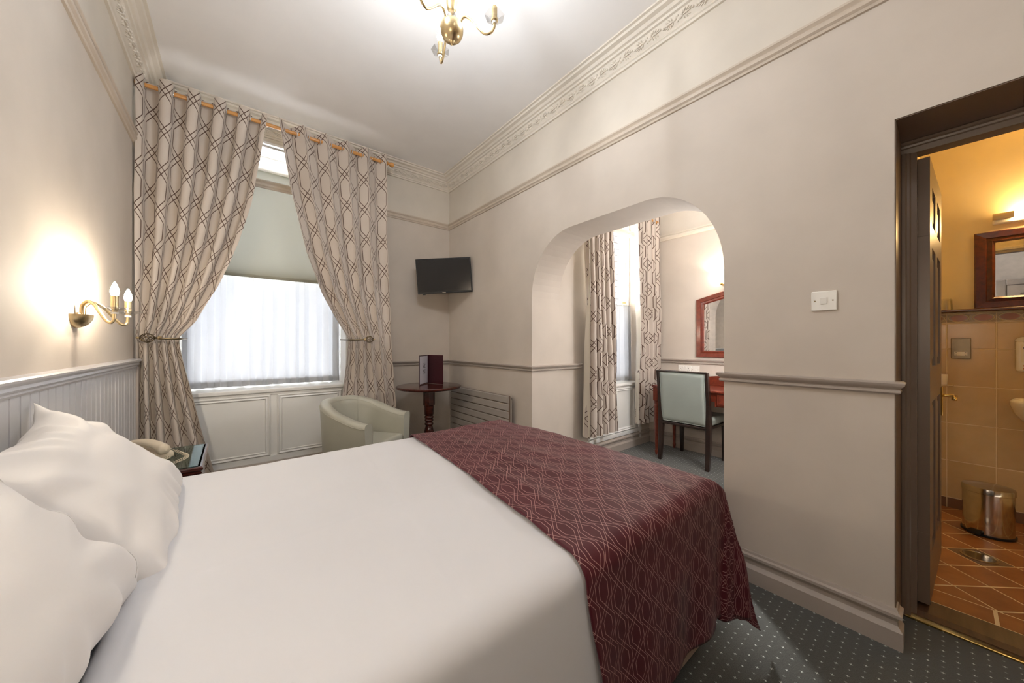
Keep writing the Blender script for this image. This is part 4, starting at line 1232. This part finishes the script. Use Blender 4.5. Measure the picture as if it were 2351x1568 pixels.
LG = [(.010,0),(.012,.012),(.016,.03),(.018,.045),(.012,.055),(.014,.075),(.019,.30),(.0225,.50),(.0225,.535),(.016,.545),(.021,.552),(.021,.562),(.017,.568),(.023,.575),(.024,.585)]
for x in (DX0+.035, DX1-.035):
    for y in (DYa+.04, DYb-.04):
        lg = MB().lathe(LG, (x, y, 0), 16).build('leg', M['cherry'], dk, smooth=True, auto=60)
        MB().box(x-.026, x+.026, y-.026, y+.026, .585, DZt-.024).build('leg_block', M['cherry'], lg, bevel=.002)
gp = [(DYa, DZt), (DYb, DZt), (DYb, DZt+.012)]
for e in range(21):
    t = e/20; y = lerp(DYb-.12, DYa+.12, t); gp.append((y, DZt+.025+.085*math.sin(PI*t)**.9))
gp += [(DYa, DZt+.012)]
MB().prism(gp, 'x', DX1-.018, DX1).build('gallery', M['cherry'], dk, bevel=.003)

dc = thing('desk_chair', (3.70, 1.618, 0), 'pale grey-green upholstered chair with dark legs at the desk', 'chair')
# local: faces +x
def backpt(u, v):      # u across y, v up
    y = lerp(-.236, .236, u); z = lerp(.405, .915, v)
    x = -.205 - .055*v - .018*math.sin(PI*u)*v*0 + .03*(1-(2*u-1)**2)*.5
    return Vector((x, y*(1-.015*(1-v)), z))
for s in (-1, 1):
    pts = [Vector((-.235, s*.232, 0)), Vector((-.210, s*.232, .20)), Vector((-.200, s*.232, .40)), Vector((-.222, s*.236, .66)), Vector((-.262, s*.240, .925))]
    mb = MB(); b = 0
    for i, p in enumerate(pts):
        w = (.017, .021, .023, .014, .012)[i]; dpt = (.018, .022, .026, .022, .018)[i]
        mb.v += [(p.x-dpt,p.y-w,p.z),(p.x+dpt,p.y-w,p.z),(p.x+dpt,p.y+w,p.z),(p.x-dpt,p.y+w,p.z)]
        if i:
            q = (i-1)*4
            for j in range(4): mb.f.append([q+j, q+(j+1)%4, q+4+(j+1)%4, q+4+j])
    mb.f += [[3,2,1,0],[16,17,18,19]]
    mb.build('leg', M['dark_wood'], dc, bevel=.003)
    MB().obox((.215, s*.215, .20), (1,0,0), (0,1,0), (0,0,1), .022, .022, .20, .68, .68).build('leg', M['dark_wood'], dc, bevel=.003)
mb = MB()
def tr(u, v):
    p = backpt(u, 1.0); a = 2*PI*v
    return (p.x-.012+.016*math.cos(a), p.y, .922+.010*math.sin(a))
mb.grid(tr, 16, 10); mb.build('top_rail', M['dark_wood'], dc, smooth=True)
MB().box(-.225, .235, -.232, .232, .375, .40).build('seat_rail', M['dark_wood'], dc, bevel=.004)
mb = MB()
def bk_(sg):
    def f(u, v):
        p = backpt(lerp(.035,.965,u), v); e = min(1, (1-abs(2*u-1))*9)**.5*min(1, (1-abs(2*v-1))*9)**.5
        return (p.x+sg*(.010+.016*e), p.y, p.z)
    return f
mb.grid(bk_(-1), 30, 30); mb.grid(bk_(1), 30, 30)
ub = mb.build('backrest', M['leather_blue'], dc, smooth=True)
f_ = bk_(-1)
loop = [f_(e/12, 0.012) for e in range(13)]+[f_(.99, e/12) for e in range(1,13)]+[f_(1-e/12, .988) for e in range(1,13)]+[f_(.01, 1-e/12) for e in range(1,12)]
MB().tube(loop, .004, 6, closed=True).build('piping', M['leather_blue'], ub, smooth=True)
mb = MB(); mb.box(-.20, .245, -.232, .232, .40, .485); mb.build('seat', M['leather_blue'], dc, bevel=.028, seg=4)

# desk mirror
def mirror_frame(r, outer, inner, x0, x1, x2, mat):
    """outer/inner polygons (y,z); frame stands x0 (wall) .. x1, inner lip x2"""
    mb = MB(); n = len(outer)
    mid = [((a[0]*.45+b[0]*.55), (a[1]*.45+b[1]*.55)) for a, b in zip(outer, inner)]
    rings = [(outer, x0), (outer, x1+.004), ([(o[0]*.94+i[0]*.06, o[1]*.94+i[1]*.06) for o, i in zip(outer, inner)], x1), (mid, x1+.004), ([(o[0]*.4+i[0]*.6, o[1]*.4+i[1]*.6) for o, i in zip(outer, inner)], x1+.010), ([(o[0]*.15+i[0]*.85, o[1]*.15+i[1]*.85) for o, i in zip(outer, inner)], x1+.006), (inner, x2)]
    for pts, x in rings: mb.v += [(x, p[0], p[1]) for p in pts]
    for q in range(len(rings)-1):
        for i in range(n): mb.f.append([q*n+i, q*n+(i+1)%n, (q+1)*n+(i+1)%n, (q+1)*n+i])
    mb.build('frame', M[mat], r)
    mb = MB(); mb.prism(inner, 'x', x2, x2+.004); mb.build('mirror_glass', M['mirror'], r)
mr = thing('wall_mirror', (0,0,0), 'cherry-framed mirror with a pointed top above the desk', 'mirror')
cyc, hw_ = 1.345, .368
outer = [(cyc+hw_,1.052),(cyc+hw_,1.682),(cyc,1.775),(cyc-hw_,1.682),(cyc-hw_,1.052)]
inner = [(cyc+hw_-.078,1.125),(cyc+hw_-.078,1.625),(cyc,1.695),(cyc-hw_+.078,1.625),(cyc-hw_+.078,1.125)]
mirror_frame(mr, outer, inner, XD, XD-.030, XD-.012, 'cherry')

wl_ = thing('wall_uplighter', (XD, 1.452, 1.84), 'small frosted wall light above the desk mirror', 'wall lamp')
mb = MB()
def shade(u, v):
    a = lerp(-PI/2, PI/2, u); t = v
    rr = .095*(.35+.65*t**.6)
    return (-rr*math.cos(a)*.8-.004, rr*math.sin(a), -.01+.125*t)
mb.grid(shade, 24, 12); mb.build('shade', M['lampglass'], wl_, smooth=True, solid=.004)
MB().lathe([(.0001,0),(.03,0),(.028,-.02),(.0001,-.024)], (0,0,0), 14, axis='x').build('wall_plate', M['bright_brass'], wl_)
MB().lathe([(.0001,-.018),(.014,-.010),(.016,.004),(.010,.010),(.0001,.012)], (-.035,0,-.012), 12).build('finial', M['bright_brass'], wl_, smooth=True)
MB().lathe([(.010,.03),(.020,.05),(.018,.08),(.0001,.09)], (-.04,0,0), 12).build('bulb', M['bulb'], wl_, smooth=True)

so = thing('double_socket', (XD, 1.848, .910), 'white double plug socket above the desk', 'socket')
MB().box(-.009, 0, -.073, .073, -.043, .043).build('plate', M['white_plastic'], so, bevel=.003)
for yc in (-.042, .042):
    mb = MB(); mb.box(-.0096, -.0085, yc-.003, yc+.003, .004, .013); mb.box(-.0096, -.0085, yc-.014, yc-.007, -.012, -.007); mb.box(-.0096, -.0085, yc+.007, yc+.014, -.012, -.007)
    mb.build('pin_holes', M['dark'], so)
    MB().box(-.0115, -.008, yc*.35-.006, yc*.35+.006, .014, .030).build('rocker', M['white_plastic'], so, bevel=.001)
s1 = thing('data_socket', (XD, 1.730, .910), 'white single data outlet beside the double socket', 'socket')
MB().box(-.009, 0, -.043, .043, -.043, .043).build('plate', M['white_plastic'], s1, bevel=.003)
MB().box(-.0115, -.008, -.010, .010, -.014, .006).build('port', M['white_plastic'], s1)
for y in (-.030, .030): MB().lathe([(.0001,-.0098),(.003,-.0098),(.003,-.008),(.0001,-.008)], (0,y,0), 8, axis='x').build('screw', M['antique'], s1)

# ================================================================ BATHROOM
bm_ = thing('bathroom_mirror', (0,0,0), 'dark wood framed bathroom mirror above the shelf', 'mirror')
YM0, YM1, ZM0, ZM1 = -.80, -.133, 1.438, 1.948
outer = [(YM1,ZM0),(YM1,ZM1),(YM0,ZM1),(YM0,ZM0)]
inner = [(YM1-.085,ZM0+.075),(YM1-.085,ZM1-.075),(YM0+.085,ZM1-.075),(YM0+.085,ZM0+.075)]
mirror_frame(bm_, outer, inner, XB-.001, XB-.032, XB-.014, 'mirror_wood')
sh = MB().box(XB-.095, XB-.001, -.9, .09, 1.417, 1.436).build('bathroom_shelf', M['mirror_wood'], bevel=.006)
tag(sh, 'narrow dark wooden shelf below the bathroom mirror', 'shelf')
tm = thing('glass_tumbler', (XB-.05, -.012, 1.4365), 'clear glass tumbler upside down on the bathroom shelf', 'glass')
MB().lathe([(.034,0),(.034,.002),(.029,.072),(.026,.078),(.0001,.078),(.0001,.066),(.026,.066),(.031,.002)], (0,0,0), 24).build('tumbler', M['crystal'], tm, smooth=True, auto=30)
bl_ = thing('strip_light', (XB, -.45, 2.035), 'warm tube strip light above the bathroom mirror', 'lamp')
MB().box(-.035, -.001, -.26, .245, -.045, -.012).build('backplate', M['white_plastic'], bl_, bevel=.008)
for y0, y1 in ((.165, .245), (-.26, -.18)):
    mb = MB(); mb.tube([(-.055,y0,0),(-.055,y1,0)], .021, 16); mb.box(-.055,-.005,y0+.01,y1-.01,-.018,.010); mb.build('end_holder', M['ivory'], bl_, smooth=True, auto=40)
mb = MB(); mb.tube([(-.055,-.18,0),(-.055,.165,0)], .017, 14); mb.build('tube_lamp', M['tube'], bl_, smooth=True)
sv = thing('shaver_socket', (XB-.014, -.077, 1.166), 'bronze shaver socket on the bathroom tiles', 'socket')
MB().box(-.012, 0, -.043, .043, -.072, .072).build('plate', M['bronze_plate'], sv, bevel=.003)
pt_ = MB().box(-.0135, -.011, -.028, .028, -.050, -.022).build('outlet', M['white_plastic'], sv)
mb = MB()
for y in (-.020, .020):
    for z in (-.044, -.029): mb.lathe([(.0001,-.0143),(.003,-.0143),(.003,-.013),(.0001,-.013)], (0,y,z), 8, axis='x')
mb.build('pin_holes', M['dark'], pt_)
for z in (-.064, .064): MB().lathe([(.0001,-.0132),(.003,-.0132),(.003,-.011),(.0001,-.011)], (0,0,z), 8, axis='x').build('screw', M['antique'], sv)
sd = thing('soap_dispenser', (XB-.014, -.345, 1.135), 'white wall soap dispenser at the picture right edge', 'dispenser')
MB().prism([(-.052,-.112),(.052,-.112),(.052,.082),(-.052,.082)], 'x', -.05, 0).build('body', M['white_plastic'], sd, bevel=.012, seg=3)
mb = MB(); mb.lathe([(.052,.08),(.056,.086),(.045,.102),(.02,.112),(.0001,.114)], (-.026,0,0), 20, sx=.55, sy=1); mb.build('lid', M['white_plastic'], sd, smooth=True)
MB().box(-.0515, -.050, -.045, .034, -.055, .06).build('label', M['ceramic'], sd)
mb = MB(); mb.box(-.0525,-.051,-.03,.026,.030,.044); mb.box(-.0525,-.051,-.02,.018,-.004,.020); mb.build('label_print', paint('label_purple', srgb(80,70,110), .5), sd)
mb = MB(); mb.box(-.0525,-.050,-.03,.026,-.080,-.072); mb.box(-.0525,-.050,-.03,.026,-.098,-.090); mb.build('label_stripes', paint('label_orange', srgb(190,90,30), .5), sd)
# wash basin
wb = thing('wash_basin', (XB-.014, -.51, .80), 'white ceramic wash basin cut off by the picture edge', 'basin')
mb = MB()
def bas(u, v):
    a = 2*PI*u
    prof = [(.03,-.16),(.10,-.15),(.19,-.10),(.235,-.03),(.252,.02),(.252,.045),(.240,.058),(.222,.055),(.19,.01),(.12,-.05),(.03,-.075)]
    i = min(len(prof)-2, int(v*(len(prof)-1))); t = v*(len(prof)-1)-i
    r_ = lerp(prof[i][0], prof[i+1][0], t); z = lerp(prof[i][1], prof[i+1][1], t)
    return (min(-.003, -.20+r_*.82*math.cos(a)), r_*math.sin(a), z)
mb.grid(bas, 40, 40); mb.build('bowl', M['ceramic'], wb, smooth=True)
mb = MB(); mb.box(-.10, -.003, -.15, .15, .0, .052); mb.build('rear_ledge', M['ceramic'], wb, bevel=.015, seg=3)
mb = MB(); mb.tube(spline([(-.05,0,.05),(-.05,0,.13),(-.08,0,.16),(-.14,0,.14)], 6), .011, 10); mb.build('tap', M['chrome'], wb, smooth=True)
# roll holder behind the door edge
rh = thing('cup_holder', (XB-.014, -.005, .905), 'small chrome bracket holding a white cup behind the bathroom door', 'holder')
mb = MB(); mb.tube([(0,.02,.0),(-.05,.01,.0),(-.06,-.04,.006)], .006, 8); mb.lathe([(.0001,0),(.018,0),(.018,-.008),(.0001,-.008)], (0,.02,0), 12, axis='x'); mb.build('bracket', M['chrome'], rh, smooth=True, auto=40)
MB().lathe([(.020,.006),(.026,.01),(.030,.075),(.028,.08),(.024,.02),(.0001,.016)], (-.05,.012,0), 18).build('cup', M['ceramic'], rh, smooth=True, auto=40)
# pedal bin
pb = thing('pedal_bin', (3.60, -.172, .0405), 'polished steel pedal bin on the bathroom floor', 'bin', rz=math.radians(-28))
MB().lathe([(.098,0),(.104,.004),(.104,.014),(.098,.016)], (0,0,0), 36).build('base_ring', M['black_plastic'], pb, smooth=True, auto=30)
MB().lathe([(.098,.012),(.098,.255),(.096,.257),(.0001,.257)], (0,0,0), 40).build('drum', M['steel'], pb, smooth=True, auto=30)
MB().lathe([(.0995,.254),(.102,.256),(.102,.282),(.099,.288),(.06,.296),(.0001,.299)], (0,0,0), 40).build('lid', M['steel'], pb, smooth=True, auto=30)
mb = MB(); mb.prism([(-.095,.012),(-.128,.012),(-.130,.020),(-.118,.030),(-.095,.034)], 'y', -.028, .028); mb.build('pedal', M['black_plastic'], pb, bevel=.004)

# ================================================================ FILL LAMPS ADDED OUT OF VIEW
fl = thing('fill_floor_lamp', (3.0, .80, 0), 'added white globe fill lamp hidden behind the wall in the alcove', 'lamp')  # made-up lamp, brightens the desk wall and arch soffit
MB().lathe([(.0001,0),(.14,0),(.14,.012),(.03,.025),(.0001,.026)], (0,0,0), 24).build('base', M['brass'], fl, smooth=True, auto=30)
MB().tube([(0,0,.02),(0,0,1.34)], .011, 10).build('pole', M['brass'], fl, smooth=True)
MB().lathe([(.03,1.335)]+[(.12*math.sin(PI*e/14), 1.45-.12*math.cos(PI*e/14)) for e in range(2, 14)]+[(.001,1.57)], (0,0,0), 24).build('globe_shade', M['globe'], fl, smooth=True)
def dome(label, x, y, r, mat):
    t = thing('fill_ceiling_lamp', (x, y, ZC), label, 'lamp')
    MB().lathe([(.0001,0),(r*1.08,0),(r*1.08,-.02),(.0001,-.02)], (0,0,0), 28).build('rim', M['brass'], t, smooth=True, auto=30)
    MB().lathe([(r*math.cos(PI/2*e/8)+.0005, -.02-r*.6*math.sin(PI/2*e/8)) for e in range(9)], (0,0,0), 28).build('dome_shade', M[mat], t, smooth=True)
dome('added opal dome fill lamp on the alcove ceiling out of view', 3.25, 1.05, .12, 'dome')  # made-up lamp, added to brighten the alcove
dome('added opal dome fill lamp on the ceiling behind the camera', .55, -.95, .20, 'dome_dim')  # made-up lamp, soft fill for the bedroom
